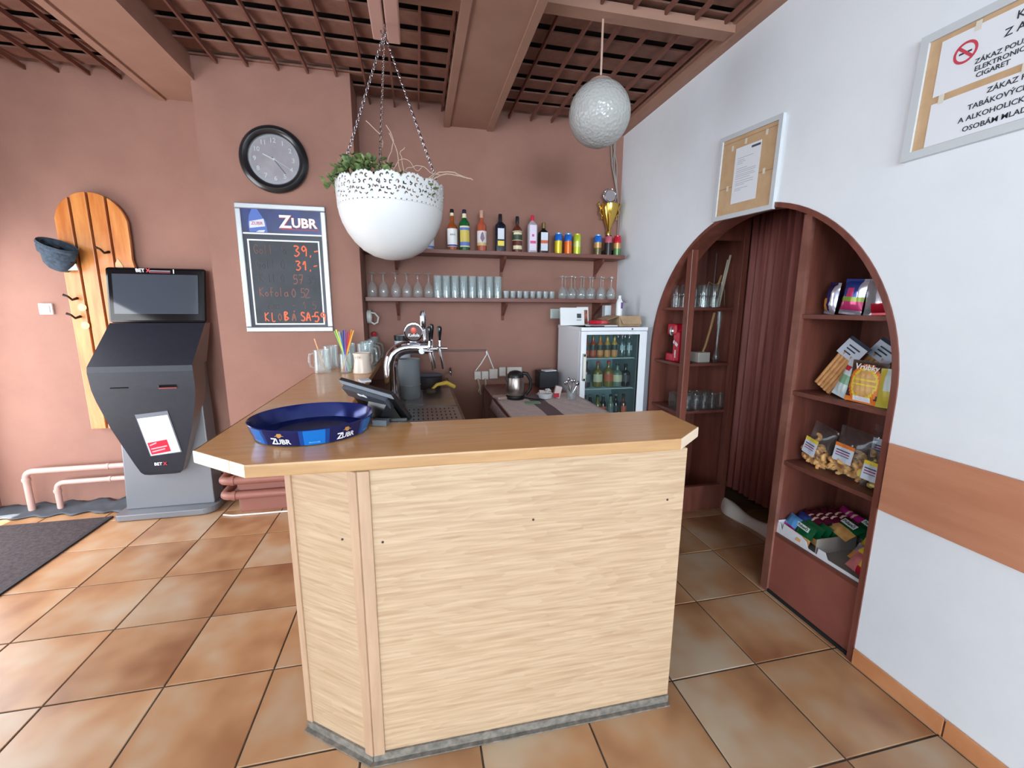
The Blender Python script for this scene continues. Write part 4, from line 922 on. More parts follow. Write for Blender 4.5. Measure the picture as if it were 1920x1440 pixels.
t = bottle('amber rum bottle with a large white label and black cap', .302, yb_, ZU, .328, .041, .014, .56, AMBER, .09, BLACKP, [(.10, .53, WHITEPR, 1.35), (.11, .15, M('label_navy', (70, 64, 140), .5), 1.36), (.84, .91, CREAM, 3.1)])
put_text('KING', .018, INK, t, frame_y((.302, yb_-.0445, ZU+.125)))
bottle('green herb liqueur bottle with yellow and blue label', .402, yb_, ZU, .330, .044, .015, .66, GRN, .10, M('cap_navy', (40, 34, 60), .4), [(.13, .22, LBLUE, 1.0), (.22, .50, LYEL, 1.0), (.50, .56, LBLUE, 1.1), (.56, .60, CREAM, 1.0), (.10, .13, CREAM, 1.0), (.80, .90, CREAM, 1.2)])
t = bottle('rose brown rum bottle with a white label and pale cap', .545, yb_, ZU, .332, .040, .014, .62, AMBERP, .18, M('cap_blush', (196, 150, 130), .4), [(.15, .50, M('label_ivory', (222, 212, 214), .5), 1.3), (.15, .22, M('label_sand', (206, 176, 120), .5), 1.31)])
B().prism([(.527, ZU+.105), (.545, ZU+.075), (.563, ZU+.105), (.552, ZU+.15), (.543, ZU+.158), (.534, ZU+.14)], yb_-.0425, yb_-.0418, 'y').obj('figure_print', M('print_mauve', (128, 104, 122), .5), t)
bottle('black square liqueur bottle with white and yellow labels', .702, yb_, ZU, .310, .046, .014, .68, DKGL, .26, BLACKP, [(.34, .62, LPALE, .68), (.17, .30, YELLOWP, .68)], square=True)
bottle('dark whiskey bottle with green label and black cap', .848, yb_, ZU, .298, .041, .014, .62, DKBR, .20, BLACKP, [(.34, .58, LGRN, 1.4), (.50, .56, CREAM, 1.0), (.10, .20, CREAM, 1.1), (.575, .595, CREAM, 1.4), (.335, .35, CREAM, 1.4)])
bottle('clear pink gin bottle with a red cap', .979, yb_, ZU, .313, .042, .013, .72, CLRB, .14, REDP, [(.08, .74, M('label_pinkwhite', (226, 214, 232), .4), .8), (.26, .33, PINKP, .7), (.44, .50, PINKP, .25)], square=True)
t = bottle('squat dark green liqueur bottle with orange band label', 1.079, yb_, ZU, .258, .044, .015, .66, JGRN, .18, M('cap_gold_dark', (120, 96, 60), .4, .4), [(.10, .40, LPALE, .80), (.33, .43, LORG, .82), (.43, .68, LPALE, .80)], square=True)
B().lathe([(0, 0), (.016, 0), (.016, .001)], 16).xf(Matrix.Translation((1.079, yb_-.0345, ZU+.145)) @ Matrix.Rotation(PI/2, 4, 'X')).obj('round_emblem', M('emblem_green', (88, 128, 96), .5), t)
def can(label, x, mats, top):
    t = thing('drink_can', label, 'can', (x, yb_, ZU), group='drink cans on the upper shelf')
    R_, H = .0335, .178; zs = [0, .012, .35*H, .55*H, .72*H, .90*H, .955*H, H]
    cols = mats
    B().lathe([(.024, 0), (R_, .010), (R_, .38*H)], 20, (x, yb_, ZU)).obj('lower_print', cols[0], t, True)
    B().lathe([(R_, .38*H), (R_, .64*H)], 20, (x, yb_, ZU), cap=False).obj('middle_print', cols[1], t, True)
    B().lathe([(R_, .64*H), (R_, .90*H), (.027, .955*H)], 20, (x, yb_, ZU), cap=False).obj('upper_print', cols[2], t, True)
    B().lathe([(.027, .955*H), (.0275, H), (.025, H), (.024, .975*H), (0, .975*H)], 20, (x, yb_, ZU), cap=False).obj('lid', top, t, True)
CB = M('can_blue', (40, 110, 206), .22, .3); CBL = M('can_light_blue', (120, 176, 226), .22, .3); CY = M('can_yellow', (226, 196, 50), .22, .3); CO = M('can_orange', (232, 112, 44), .22, .3); CL = M('can_lime', (190, 210, 64), .22, .3); CDK = M('can_dark', (50, 44, 46), .22, .3); CR = M('can_red', (206, 40, 62), .22, .3); CPK = M('can_rose', (206, 104, 120), .22, .3); CGN = M('can_green', (96, 130, 80), .22, .3); CTN = M('can_tan', (196, 150, 96), .22, .3)
can('blue and yellow drink can nearest the bottles', 1.214, (CY, CY, CB), CBL); can('blue and orange drink can between yellow and lime cans', 1.303, (CO, CO, CB), CBL); can('lime green drink can, third from the bottles', 1.386, (CL, M('can_lime_pale', (206, 220, 130), .22, .3), CL), CY)
can('blue topped drink can left of the trophy', 1.580, (M('can_olive', (104, 92, 60), .22, .3), CTN, CB), CBL); can('dark can with rose top standing before the trophy', 1.680, (CDK, CDK, CPK), CDK); can('red topped green can at the shelf end', 1.765, (CGN, CTN, CR), CR)
# trophy
qx, qy = 1.712, 3.742
t = thing('trophy', 'gold trophy cup with silver laurel disc on top', 'trophy', (qx, qy, ZU))
B().box(qx-.045, qx+.045, qy-.04, qy+.04, ZU, ZU+.06).obj('plinth', BLACKG, t, bevel=.003)
B().lathe([(.040, .06), (.030, .085), (.016, .11), (.014, .20), (.022, .225), (.015, .24), (.022, .258), (.06, .36), (.078, .42), (.080, .455), (.074, .455), (.055, .36), (0, .30)], 26, (qx, qy, ZU)).obj('cup', GOLD, t, True)
for s_ in (-1, 1):
    P = [(.055, .335), (.075, .33), (.07, .36), (.095, .385), (.085, .42), (.105, .46), (.095, .475)]
    B().tube([(qx+s_*a, qy, ZU+b_) for a, b_ in P], [.004, .007, .006, .008, .007, .008, .006], 8).obj('handle', GOLD, t, True)
Mq = Matrix.Translation((qx-.006, qy-.015, ZU+.525)) @ Matrix.Rotation(PI/2, 4, 'X')
B().tube([(qx, qy, ZU+.45), (qx, qy-.004, ZU+.475)], .008, 8).obj('stem', SILVER, t, True)
B().lathe([(0, .004), (.046, .004), (.05, 0), (.046, -.004), (0, -.004)], 28, cap=False).xf(Mq).obj('disc', M('disc_pewter', (176, 168, 172), .25, .7), t, True)
for k in range(22):
    a = math.radians(-75+k*15.0) if k < 11 else math.radians(255-(k-11)*15.0)
    a = -PI/2+(k % 11+.6)*(.26)*(1 if k < 11 else -1)
    c = Vector((.058*math.cos(a), .058*math.sin(a), 0)); tx_ = Vector((-math.sin(a), math.cos(a), 0))*(1 if k < 11 else -1); d_ = (tx_*.8+Vector((math.cos(a), math.sin(a), 0))*.5).normalized(); n_ = Vector((-d_.y, d_.x, 0))
    vs = [c-d_*.012, c+n_*.006, c+d_*.014, c-n_*.006, c+Vector((0, 0, .004)), c-Vector((0, 0, .003))]
    B().add(vs, [(0, 1, 4), (1, 2, 4), (2, 3, 4), (3, 0, 4), (1, 0, 5), (2, 1, 5), (3, 2, 5), (0, 3, 5)]).xf(Mq).obj('laurel_leaf', SILVER, t)
# glasses on the lower shelf
ORD = ('first', 'second', 'third', 'fourth', 'fifth', 'sixth', 'seventh', 'eighth')
def glass(name, prof, loc, label, group, seg=20, cat='glass'):
    o = B().lathe(prof, seg, cap=True).obj(name, GLASS, None, True); o.location = loc; return tag(o, label, cat, group)
sn = [(.030, 0), (.033, .002), (.040, .03), (.041, .055), (.034, .09), (.014, .118), (.006, .13), (.0055, .165), (.010, .178), (.034, .190), (.035, .194), (0, .196)]
s0 = None
for k, x in enumerate((-.345, -.258, -.163, -.075, .013, .100)):
    lab = 'upside down beer goblet, %s from the pillar on the lower shelf' % ORD[k]
    if s0 is None: s0 = glass('beer_goblet', sn, (x, 3.655, ZL), lab, 'goblets at the left end of the lower shelf')
    else: c = s0.copy(); COL.objects.link(c); c.location = (x, 3.655+.004*(k % 2), ZL); c['label'] = lab
tm = [(.030, 0), (.0345, .002), (.0345, .175), (.0335, .18), (.031, .176), (.030, .02), (0, .014)]
s0 = None
for row, yy in enumerate((3.625, 3.715)):
    for k, x in enumerate((.172, .242, .314, .386, .458, .530, .602, .674)):
        lab = 'tall straight tumbler in the %s row, %s from the goblets' % (('front', 'rear')[row], ORD[k])
        if s0 is None: s0 = glass('tumbler', tm, (x, yy, ZL), lab, 'tall tumblers on the lower shelf')
        else: c = s0.copy(); COL.objects.link(c); c.location = (x+row*.012, yy, ZL); c['label'] = lab
sg = [(.017, 0), (.021, .002), (.026, .062), (.024, .062), (.019, .012), (0, .010)]
s0 = None
for row, yy in enumerate((3.60, 3.67)):
    for k in range(8):
        x = .742+k*.058+row*.012
        lab = 'small shot glass in the %s row, %s from the tumblers' % (('front', 'rear')[row], ORD[k])
        if s0 is None: s0 = glass('shot_glass', sg, (x, yy, ZL), lab, 'shot glasses on the lower shelf', 14)
        else: c = s0.copy(); COL.objects.link(c); c.location = (x, yy, ZL); c['label'] = lab
wg = [(.028, 0), (.031, .001), (.038, .03), (.038, .05), (.028, .085), (.010, .104), (.0045, .112), (.004, .175), (.012, .184), (.033, .190), (.033, .193), (0, .195)]
s0 = None
for row, (yy, xs_) in enumerate(((3.61, (1.24, 1.325, 1.415, 1.50, 1.60, 1.70)), (3.70, (1.30, 1.39, 1.475, 1.56, 1.66, 1.745)))):
    for k, x in enumerate(xs_):
        lab = 'upside down wine glass in the %s row, %s from the shot glasses' % (('front', 'rear')[row], ORD[k])
        if s0 is None: s0 = glass('wine_glass', wg, (x, yy, ZL), lab, 'wine glasses at the right end of the lower shelf')
        else: c = s0.copy(); COL.objects.link(c); c.location = (x, yy, ZL); c['label'] = lab
# glasses, straws and mug on the left worktop
ZW = 1.1005
jg = [(.050, 0), (.056, .003), (.054, .06), (.052, .14), (.055, .158), (.052, .160), (.048, .14), (.047, .02), (0, .014)]
def mug(label, x, y, a, k=1.0):
    t = thing('beer_mug', label, 'glass', (x, y, ZW), group='beer mugs on the left worktop')
    B().lathe([(r_, z_*k) for r_, z_ in jg], 22).obj('glass', GLASS, t, True, world=False)
    B().tube([(.050, 0, .135*k), (.085, 0, .125*k), (.092, 0, .08*k), (.082, 0, .04*k), (.052, 0, .032*k)], .008, 8).obj('handle', GLASS, t, True, world=False)
    t.rotation_euler = (0, 0, a); return t
for (x, y, a, k, lab) in ((-.650, 3.12, 2.9, 1.0, 'glass beer mug holding the peach straw, nearest the price board'), (-.630, 3.33, 1.5, 1.05, 'glass beer mug against the wall behind the peach straw mug'), (-.505, 3.31, 1.2, 1.15, 'glass beer mug behind the drinking straws'), (-.380, 3.235, 5.9, 1.18, 'tall glass beer mug right behind the cream jug'),
                       (-.378, 3.365, .2, 1.22, 'tall glass beer mug second behind the cream jug'), (-.372, 3.60, .0, 1.2, 'glass beer mug at the far inner worktop corner')):
    mug(lab, x, y, a, k)
t = thing('straw_glass', 'straight clear glass holding coloured drinking straws', 'glass', (-.492, 3.10, ZW))
B().lathe([(.036, 0), (.040, .003), (.042, .13), (.040, .13), (.037, .01), (0, .008)], 22, (-.492, 3.10, ZW)).obj('glass', GLASS, t, True)
SC = [('green', (122, 200, 92)), ('yellow', (226, 214, 110)), ('mint', (190, 214, 196)), ('blue', (34, 94, 170)), ('royal blue', (30, 80, 160)), ('violet', (140, 92, 160)), ('magenta', (190, 74, 110)), ('red', (206, 62, 66)), ('orange', (238, 142, 58)), ('amber', (232, 182, 70))]
for k, (nm, c) in enumerate(SC):
    u = k/(len(SC)-1); xt = -.492+(u-.5)*.125; xb = -.492+(.5-u)*.055
    tag(B().tube([(xb, 3.10+.012*math.sin(k*2), ZW+.010), (xt, 3.10+.01*math.cos(k*3), ZW+.285+.012*math.sin(k*1.7))], .0048, 8).obj('drinking_straw', M('straw_'+nm.replace(' ', '_'), c, .4), None, True), nm+' drinking straw standing in the straw glass', 'straw', 'drinking straws')
tag(B().tube([(-.635, 3.12, ZW+.02), (-.685, 3.105, ZW+.235)], .0045, 8).obj('drinking_straw', M('straw_peach', (232, 170, 120), .4), None, True), 'single peach straw leaning in the mug nearest the price board', 'straw', 'drinking straws')
t = thing('cream_jug', 'cream white ceramic jug between straws and mugs on the worktop', 'jug', (-.380, 3.06, ZW))
CRM = M('cream_ceramic', (226, 208, 192), .3)
B().lathe([(.060, 0), (.064, .004), (.060, .03), (.053, .085), (.054, .118), (.060, .138), (.056, .140), (.049, .115), (.049, .02), (0, .012)], 28, (-.380, 3.06, ZW)).obj('body', CRM, t, True)
B().tube([(-.338, 3.11, ZW+.125), (-.325, 3.135, ZW+.115), (-.325, 3.14, ZW+.07), (-.336, 3.112, ZW+.04)], .008, 8).obj('handle', CRM, t, True)
put_text('ETA', .02, M('print_taupe', (150, 136, 130), .5), t, frame_y((-.40, 2.996, ZW+.112)))
tag(B().lathe([(0, 0), (.020, .004), (.026, .02), (.018, .036), (0, .042)], 12, (-.357, 3.72, ZW+.205)).obj('red_berry_pick', M('red_bauble', (170, 48, 56), .4), None, True), 'small red ball pick standing behind the mugs', 'decoration')
tag(B().lathe([(.030, 0), (.034, .004), (.036, .20), (.034, .205), (.03, .012), (0, .01)], 16, (-.357, 3.72, ZW)).obj('slim_glass', GLASS, None, True), 'slim clear glass under the red ball pick', 'glass')
# cup hanging below the lower shelf at the side of the pillar
t = thing('hanging_cup', 'white cup hanging sideways below the lower shelf corner', 'cup', (-.385, 3.66, 1.40))
Mh2 = Matrix.Translation((-.400, 3.67, 1.470)) @ Matrix.Rotation(PI/2, 4, 'Y')
CUP = M('cup_white', (206, 204, 200), .35)
B().lathe([(.042, 0), (.054, .004), (.056, .035), (.052, .035), (.048, .008), (0, .008)], 22).xf(Mh2).obj('body', CUP, t, True)
B().tube([(-.37, 3.655, 1.505), (-.335, 3.655, 1.498), (-.31, 3.655, 1.465), (-.318, 3.655, 1.425), (-.345, 3.655, 1.412), (-.372, 3.655, 1.43)], .007, 8).obj('handle', CUP, t, True)
# conduit, wires and sockets
t = thing('cable_conduit', 'dark brown cable conduit on the back wall beside the tap', 'conduit', (.4, YB, 1.16))
B().box(.10, .600, YB-.014, YB, 1.160, 1.178).obj('channel', M('conduit_brown', (92, 54, 46), .5), t)
for P in ([(.598, YB-.008, 1.165), (.60, YB-.012, 1.13), (.55, YB-.012, 1.05), (.50, YB-.01, .985)], [(.600, YB-.008, 1.165), (.63, YB-.012, 1.09), (.665, YB-.01, 1.0)]):
    B().tube(P, .0045, 6).obj('wire', WHITEP, t, True)
SOCK = M('socket_white', (214, 206, 198), .4)
for k, (x0, x1, z0, z1, lab) in enumerate(((.486, .546, .906, .980, 'white wall socket at the left end of the row'), (.552, .614, .905, .980, 'white wall socket with the hanging cord plugged in'), (.622, .700, .910, .998, 'wider white socket with two flaps'), (.712, .775, .930, 1.014, 'raised white socket left of the kettle lid'), (.787, .927, .950, 1.012, 'long white double socket behind the kettle'))):
    t = thing('wall_socket', lab, 'socket', ((x0+x1)/2, YB, z0), group='sockets on the back wall')
    B().box(x0, x1, YB-.032, YB, z0, z1).obj('box', SOCK, t, bevel=.005)
    B().box(x0+.008, x1-.008, YB-.036, YB-.031, (z0+z1)/2-.004, z1-.008).obj('flap', SOCK, t, bevel=.002)
    B().box(x0+.008, x1-.008, YB-.036, YB-.031, z0+.008, (z0+z1)/2-.008).obj('flap', SOCK, t, bevel=.002)
tag(B().tube([(.583, YB-.034, .915), (.585, YB-.05, .88), (.58, YB-.04, .75), (.565, YB-.03, .60), (.55, YB-.02, .0)], .008, 8).obj('power_cord', M('grey_cord', (176, 156, 148), .5), None, True), 'grey power cord hanging from the socket row', 'cord')
tag(B().tube([(.515, YB-.034, .915), (.52, YB-.05, .885), (.53, YB-.045, .84), (.518, YB-.05, .80), (.54, YB-.05, .77), (.53, YB-.045, .83)], .009, 8).obj('plug_lead', M('beige_lead', (170, 150, 122), .5), None, True), 'short bundled beige lead below the left socket', 'cord')
t = thing('wall_plate', 'square pale switch plate on the back wall beside the fridge', 'switch', (1.24, YB, 1.45))
B().box(1.196, 1.290, YB-.012, YB, 1.452, 1.540).obj('plate', M('plate_pale', (206, 214, 208), .4), t, bevel=.004); B().box(1.206, 1.280, YB-.017, YB-.011, 1.462, 1.530).obj('rocker', MATS['plate_pale'], t, bevel=.003)
# side table with towel and kettle
ZT = .860
t = thing('side_table', 'low brown side table under the kettle', 'table', (.88, 3.0, 0))
B().box(.56, 1.20, 2.30, 3.78, ZT-.03, ZT-.004).obj('table_top', WOODDARK, t)
for x in (.585, 1.175):
    for y in (2.33, 3.75): B().box(x-.02, x+.02, y-.02, y+.02, 0, ZT-.03).obj('leg', WOODDARK, t)
tw = NM('towel_cloth', (216, 200, 196), (230, 216, 212), 30, 3, rough=.95)
b = B(); nx, ny = 24, 30; vs = []; fs = []
for i in range(nx+1):
    for j in range(ny+1):
        x = .545+.685*i/nx; y = 2.28+.98*j/ny; z = ZT+.001+.004*abs(math.sin(i*.7+j*.35))
        if i == 0: x -= .004; z -= .10
        if i == 1: x -= .004; z -= .0
        vs.append((x, y, z))
for i in range(nx):
    for j in range(ny): a = i*(ny+1)+j; fs.append((a, a+ny+1, a+ny+2, a+1))
tt = tag(b.add(vs, fs).obj('dish_towel', [tw, M('towel_stripe', (128, 108, 112), .95)], None, True, solid=.002), 'pink grey dish towel with dark stripes covering the side table', 'towel')
for p in tt.data.polygons:
    c = p.center; u = c.x*.9+(c.y-2.3)*-.05
    p.material_index = 1 if (.80 < c.x < .845 or .865 < c.x < .91) else 0
kx_, ky_ = .712, 3.10; zk = ZT+.007
t = thing('electric_kettle', 'steel and black electric kettle on the side table', 'kettle', (kx_, ky_, zk))
B().lathe([(.070, 0), (.074, .01), (.072, .022), (.068, .030)], 28, (kx_, ky_, zk)).obj('base', BLACKP, t, True)
B().lathe([(.068, .030), (.074, .04), (.072, .09), (.064, .155), (.060, .165)], 28, (kx_, ky_, zk)).obj('body', M('kettle_steel', (176, 164, 156), .28, .9), t, True)
B().lathe([(.062, .165), (.060, .185), (.045, .205), (.020, .214), (0, .216)], 28, (kx_, ky_, zk)).obj('lid', BLACKP, t, True)
B().tube([(kx_+.05, ky_-.01, zk+.195), (kx_+.085, ky_-.012, zk+.19), (kx_+.115, ky_-.015, zk+.14), (kx_+.112, ky_-.015, zk+.07), (kx_+.078, ky_-.012, zk+.03)], [.014, .015, .013, .012, .010], 10).obj('handle', BLACKP, t, True)
B().prism([(kx_-.055, zk+.165), (kx_-.085, zk+.16), (kx_-.06, zk+.12)], ky_-.02, ky_+.02, 'y').obj('spout', BLACKP, t)
tag(B().box(1.02, 1.19, 3.50, 3.66, ZT-.003, 1.00).obj('black_box', M('black_box_leather', (26, 28, 36), .5), bevel=.006), 'black upright box standing against the back wall', 'box')
tag(B().obox((1.12, 3.56, 1.006), (.055, .04, .004), Matrix.Rotation(.2, 3, 'Z')).obj('folded_paper', PAPER), 'folded white paper lying on the black box', 'paper')
t = thing('sugar_bowl', 'white bowl heaped with sugar sachets on the towel', 'bowl', (.93, 3.04, ZT+.006))
B().lathe([(.030, 0), (.048, .01), (.058, .045), (.055, .048), (.04, .015), (0, .012)], 22, (.93, 3.04, ZT+.006)).obj('bowl', WHITEP, t, True)
for k in range(9):
    a = k*2.4; c = Vector((.93+.026*math.cos(a), 3.04+.026*math.sin(a), ZT+.056+.008*(k % 3)))
    tag(B().obox(c, (.020, .012, .004), Matrix.Rotation(a, 3, 'Z') @ Matrix.Rotation(.7*math.sin(k), 3, 'X')).obj('sugar_sachet', M('sachet_white', (232, 228, 224), .6), bevel=.002), 'white sugar sachet heaped in the bowl beside the kettle', 'sachet', 'sugar sachets in the bowl')
t = thing('creamer_bag', 'red and white packet beside the cutlery cup', 'packet', (1.045, 3.05, ZT+.006))
B().obox((1.035, 3.06, ZT+.053), (.026, .016, .046), Matrix.Rotation(.25, 3, 'Y')).obj('packet', M('packet_white', (226, 206, 200), .5), t, bevel=.006); B().obox((1.022, 3.042, ZT+.03), (.02, .004, .016)).obj('red_print', REDP, t)
t = thing('cutlery_cup', 'clear cup full of steel teaspoons next to the fridge', 'cup', (1.12, 2.98, ZT+.006))
B().lathe([(.030, 0), (.034, .004), (.040, .075), (.038, .075), (.032, .01), (0, .008)], 20, (1.12, 2.98, ZT+.006)).obj('glass', GLASS, t, True)
for k in range(7):
    a = k*2*PI/7; p0 = Vector((1.12-.015*math.cos(a), 2.98-.015*math.sin(a), ZT+.018)); p1 = Vector((1.12+.05*math.cos(a), 2.98+.035*math.sin(a), ZT+.13+.012*(k % 3))); d_ = (p1-p0)
    o = thing('teaspoon', 'steel teaspoon standing in the cutlery cup', 'spoon', tuple(p0), group='teaspoons in the cutlery cup')
    B().tube([p0, p0+d_*.5, p1], .0025, 6).obj('shaft', CHROME, o, True); B().ball(p1, .014, 10, 6, (.75, .5, 1.3)).obj('bowl', CHROME, o, True)
tag(B().obox((.80, 2.92, ZT+.010), (.055, .035, .003), Matrix.Rotation(-.1, 3, 'Z')).obj('green_pad', M('pad_green', (138, 176, 150), .7)), 'green sponge cloth lying in front of the kettle', 'cloth')
tag(B().tube([(.775, 3.085, ZT+.012), (.84, 3.02, ZT+.012), (.87, 2.99, ZT+.012), (.90, 3.1, ZT+.012), (.96, 3.3, ZT+.012)], .005, 6).obj('kettle_cord', BLACKP, None, True), 'black kettle cord lying on the towel', 'cord')
tag(B().obox((.60, 3.12, ZT+.016), (.045, .05, .010), Matrix.Rotation(.25, 3, 'Z')).obj('folded_napkin', M('napkin_pink', (206, 182, 172), .9), bevel=.004), 'folded pinkish napkin left of the kettle', 'cloth')

# ================================================================== fridge
fx0, fx1, fy0, fy1, fz1 = 1.232, 1.790, 3.10, 3.66, 1.402
t = thing('display_fridge', 'white glass door drinks fridge beside the arch', 'fridge', ((fx0+fx1)/2, 3.38, 0))
b = B(); w_ = .035
b.box(fx0, fx0+w_, fy0+.045, fy1, .05, fz1); b.box(fx1-w_, fx1, fy0+.045, fy1, .05, fz1); b.box(fx0+w_, fx1-w_, fy1-w_, fy1, .05, fz1); b.box(fx0+w_, fx1-w_, fy0+.045, fy1-w_, fz1-.04, fz1); b.box(fx0+w_, fx1-w_, fy0+.045, fy1-w_, .05, .12)
b.obj('cabinet', WHITEE, t, bevel=.004)
B().box(fx0-.002, fx1+.002, fy0-.004, fy1+.004, fz1-.028, fz1).obj('top_board', WHITEE, t, bevel=.003)
B().lathe([(0, 0), (.007, 0), (.007, .003), (0, .004)], 12).xf(Matrix.Translation((1.655, fy0-.004, fz1-.014)) @ Matrix.Rotation(PI/2, 4, 'X')).obj('badge', M('badge_dark', (80, 84, 92), .4), t)
for x in (fx0+.04, fx1-.04):
    for y in (fy0+.08, fy1-.05): B().lathe([(.018, 0), (.016, .05)], 10, (x, y, 0)).obj('foot', BLACKP, t)
dr = B(); dz0, dz1 = .07, fz1-.031
dr.box(fx0, fx0+.044, fy0, fy0+.042, dz0, dz1); dr.box(fx1-.062, fx1, fy0, fy0+.042, dz0, dz1); dr.box(fx0+.044, fx1-.062, fy0, fy0+.042, dz1-.026, dz1); dr.box(fx0+.044, fx1-.062, fy0, fy0+.042, dz0, dz0+.07)
door = dr.obj('door', WHITEE, t, bevel=.003)
B().box(fx0+.044, fx1-.062, fy0+.014, fy0+.020, dz0+.07, dz1-.026).obj('pane', GLASSD, door)
B().box(fx0+.040, fx0+.045, fy0+.006, fy0+.03, dz0+.066, dz1-.022).obj('gasket', BLACKP, door); B().box(fx1-.063, fx1-.058, fy0+.006, fy0+.03, dz0+.066, dz1-.022).obj('gasket', BLACKP, door)
hb = B(); hb.box(fx0+.012, fx0+.036, fy0-.030, fy0-.016, .985, 1.200); hb.box(fx0+.012, fx0+.034, fy0-.03, fy0, .985, 1.01); hb.box(fx0+.012, fx0+.034, fy0-.03, fy0, 1.175, 1.20)
hb.obj('handle', M('handle_ivory', (226, 224, 214), .4), door, bevel=.004)
INNER = M('fridge_inner', (150, 172, 176), .5)
B().box(fx0+w_, fx0+w_+.003, fy0+.06, fy1-w_, .12, fz1-.04).obj('liner', INNER, t); B().box(fx1-w_-.003, fx1-w_, fy0+.06, fy1-w_, .12, fz1-.04).obj('liner', INNER, t); B().box(fx0+w_, fx1-w_, fy1-w_-.003, fy1-w_, .12, fz1-.04).obj('liner', INNER, t)
FS = (1.155, .905, .64)
for z in FS:
    s_ = B(); s_.tube([(fx0+w_+.004, fy0+.075, z-.006), (fx1-w_-.03, fy0+.075, z-.006)], .005, 8); s_.tube([(fx0+w_+.004, fy1-.06, z-.006), (fx1-w_-.03, fy1-.06, z-.006)], .004, 8)
    for k in range(15): xx = fx0+w_+.015+k*.031; s_.tube([(xx, fy0+.075, z-.003), (xx, fy1-.06, z-.003)], .002, 5)
    s_.obj('wire_shelf', M('wire_white', (206, 214, 214), .4), t, True)
    for s2 in (fx0+w_+.003, fx1-w_-.03): B().box(s2, s2+.028, fy0+.075, fy1-.06, z-.018, z-.010).obj('shelf_bracket', INNER, t)
JO = M('juice_orange', (206, 116, 44), .15, coat=.4); JR = M('juice_red', (176, 64, 40), .15, coat=.4); JY = M('juice_peach', (214, 160, 70), .15, coat=.4); GL2 = M('bottle_dark_label', (60, 70, 66), .4)
CAPG = M('cap_olive', (120, 116, 70), .4)
for k, (jm, lab) in enumerate(((JR, 'red juice bottle at the left end of the top fridge shelf'), (JR, 'red juice bottle second on the top fridge shelf'), (JO, 'orange juice bottle in the middle of the top fridge shelf'), (JY, 'peach juice bottle left of the last juice in the fridge'), (JY, 'peach juice bottle beside the water bottles in the fridge'))):
    x = 1.315+k*.062
    bottle(lab, x, 3.21, FS[0]+.001, .175, .026, .012, .60, jm, .10, CAPG, [(.34, .58, GL2, 1.5), (.10, .34, M('label_'+jm.name, (226, 150, 90), .5) if jm is not JR else LORG, 1.2)], 'juice bottles on the top fridge shelf', name='juice_bottle', seg=14)
WAT = clearmat('water_bottle', (214, 228, 228), .10, .06)
for k in range(4):
    x = 1.625+(k % 2)*.062; y = 3.20+(k//2)*.075
    bottle(('water bottle front left of the group of four in the fridge', 'water bottle front right of the group of four in the fridge', 'water bottle rear left of the group of four in the fridge', 'water bottle rear right of the group of four in the fridge')[k], x, y, FS[0]+.001, .19, .027, .012, .62, WAT, .10, M('cap_pink_grey', (150, 120, 126), .4), [(.30, .50, M('label_clear_grey', (170, 186, 190), .3), 1.0)], 'water bottles on the top fridge shelf', name='water_bottle', seg=14)
COLA = M('cola_dark', (28, 22, 24), .12, coat=.4); LEM = M('lemonade_olive', (132, 116, 50), .15, coat=.4); CLR2 = M('soda_pale_green', (120, 136, 118), .15, coat=.4); PUR = M('soda_purple', (84, 60, 74), .2, coat=.4)
for k, (x, jm, lm, lab) in enumerate(((1.335, PUR, GREYP, 'large murky purple bottle at the left of the middle fridge shelf'), (1.44, LEM, CREAM, 'large olive lemonade bottle on the middle fridge shelf'), (1.535, LEM, LORG, 'large lemonade bottle with red label on the middle fridge shelf'), (1.615, CLR2, CREAM, 'pale green soda bottle on the middle fridge shelf'), (1.69, COLA, M('label_black_grey', (70, 66, 70), .4), 'dark cola bottle at the right of the middle fridge shelf'))):
    bottle(lab, x, 3.24, FS[1]+.001, (.215, .21, .215, .19, .185)[k], .040, .013, .60, jm, .08, REDP if k in (1, 2) else BLACKP, [(.22, .52, lm, 1.3)], 'large bottles on the middle fridge shelf', name='soda_bottle', seg=16)
for k in range(7):
    x = 1.325+k*.058; jm = (PUR, COLA, LEM, COLA, CLR2, COLA, DKBR)[k]
    bottle(('murky purple', 'dark brown', 'olive', 'black', 'pale green', 'dark cola', 'deep red')[k]+' bottle number %s from the left on the bottom fridge shelf' % ('one', 'two', 'three', 'four', 'five', 'six', 'seven')[k], x, 3.22+.02*(k % 2), FS[2]+.001, .20, .027, .012, .60, jm, .09, (BLACKP, GREYP)[k % 2], [(.25, .5, (GREYP, GL2, CREAM, LORG, GREYP, GL2, LORG)[k], 1.0)], 'bottles on the bottom fridge shelf', name='dark_bottle', seg=14)
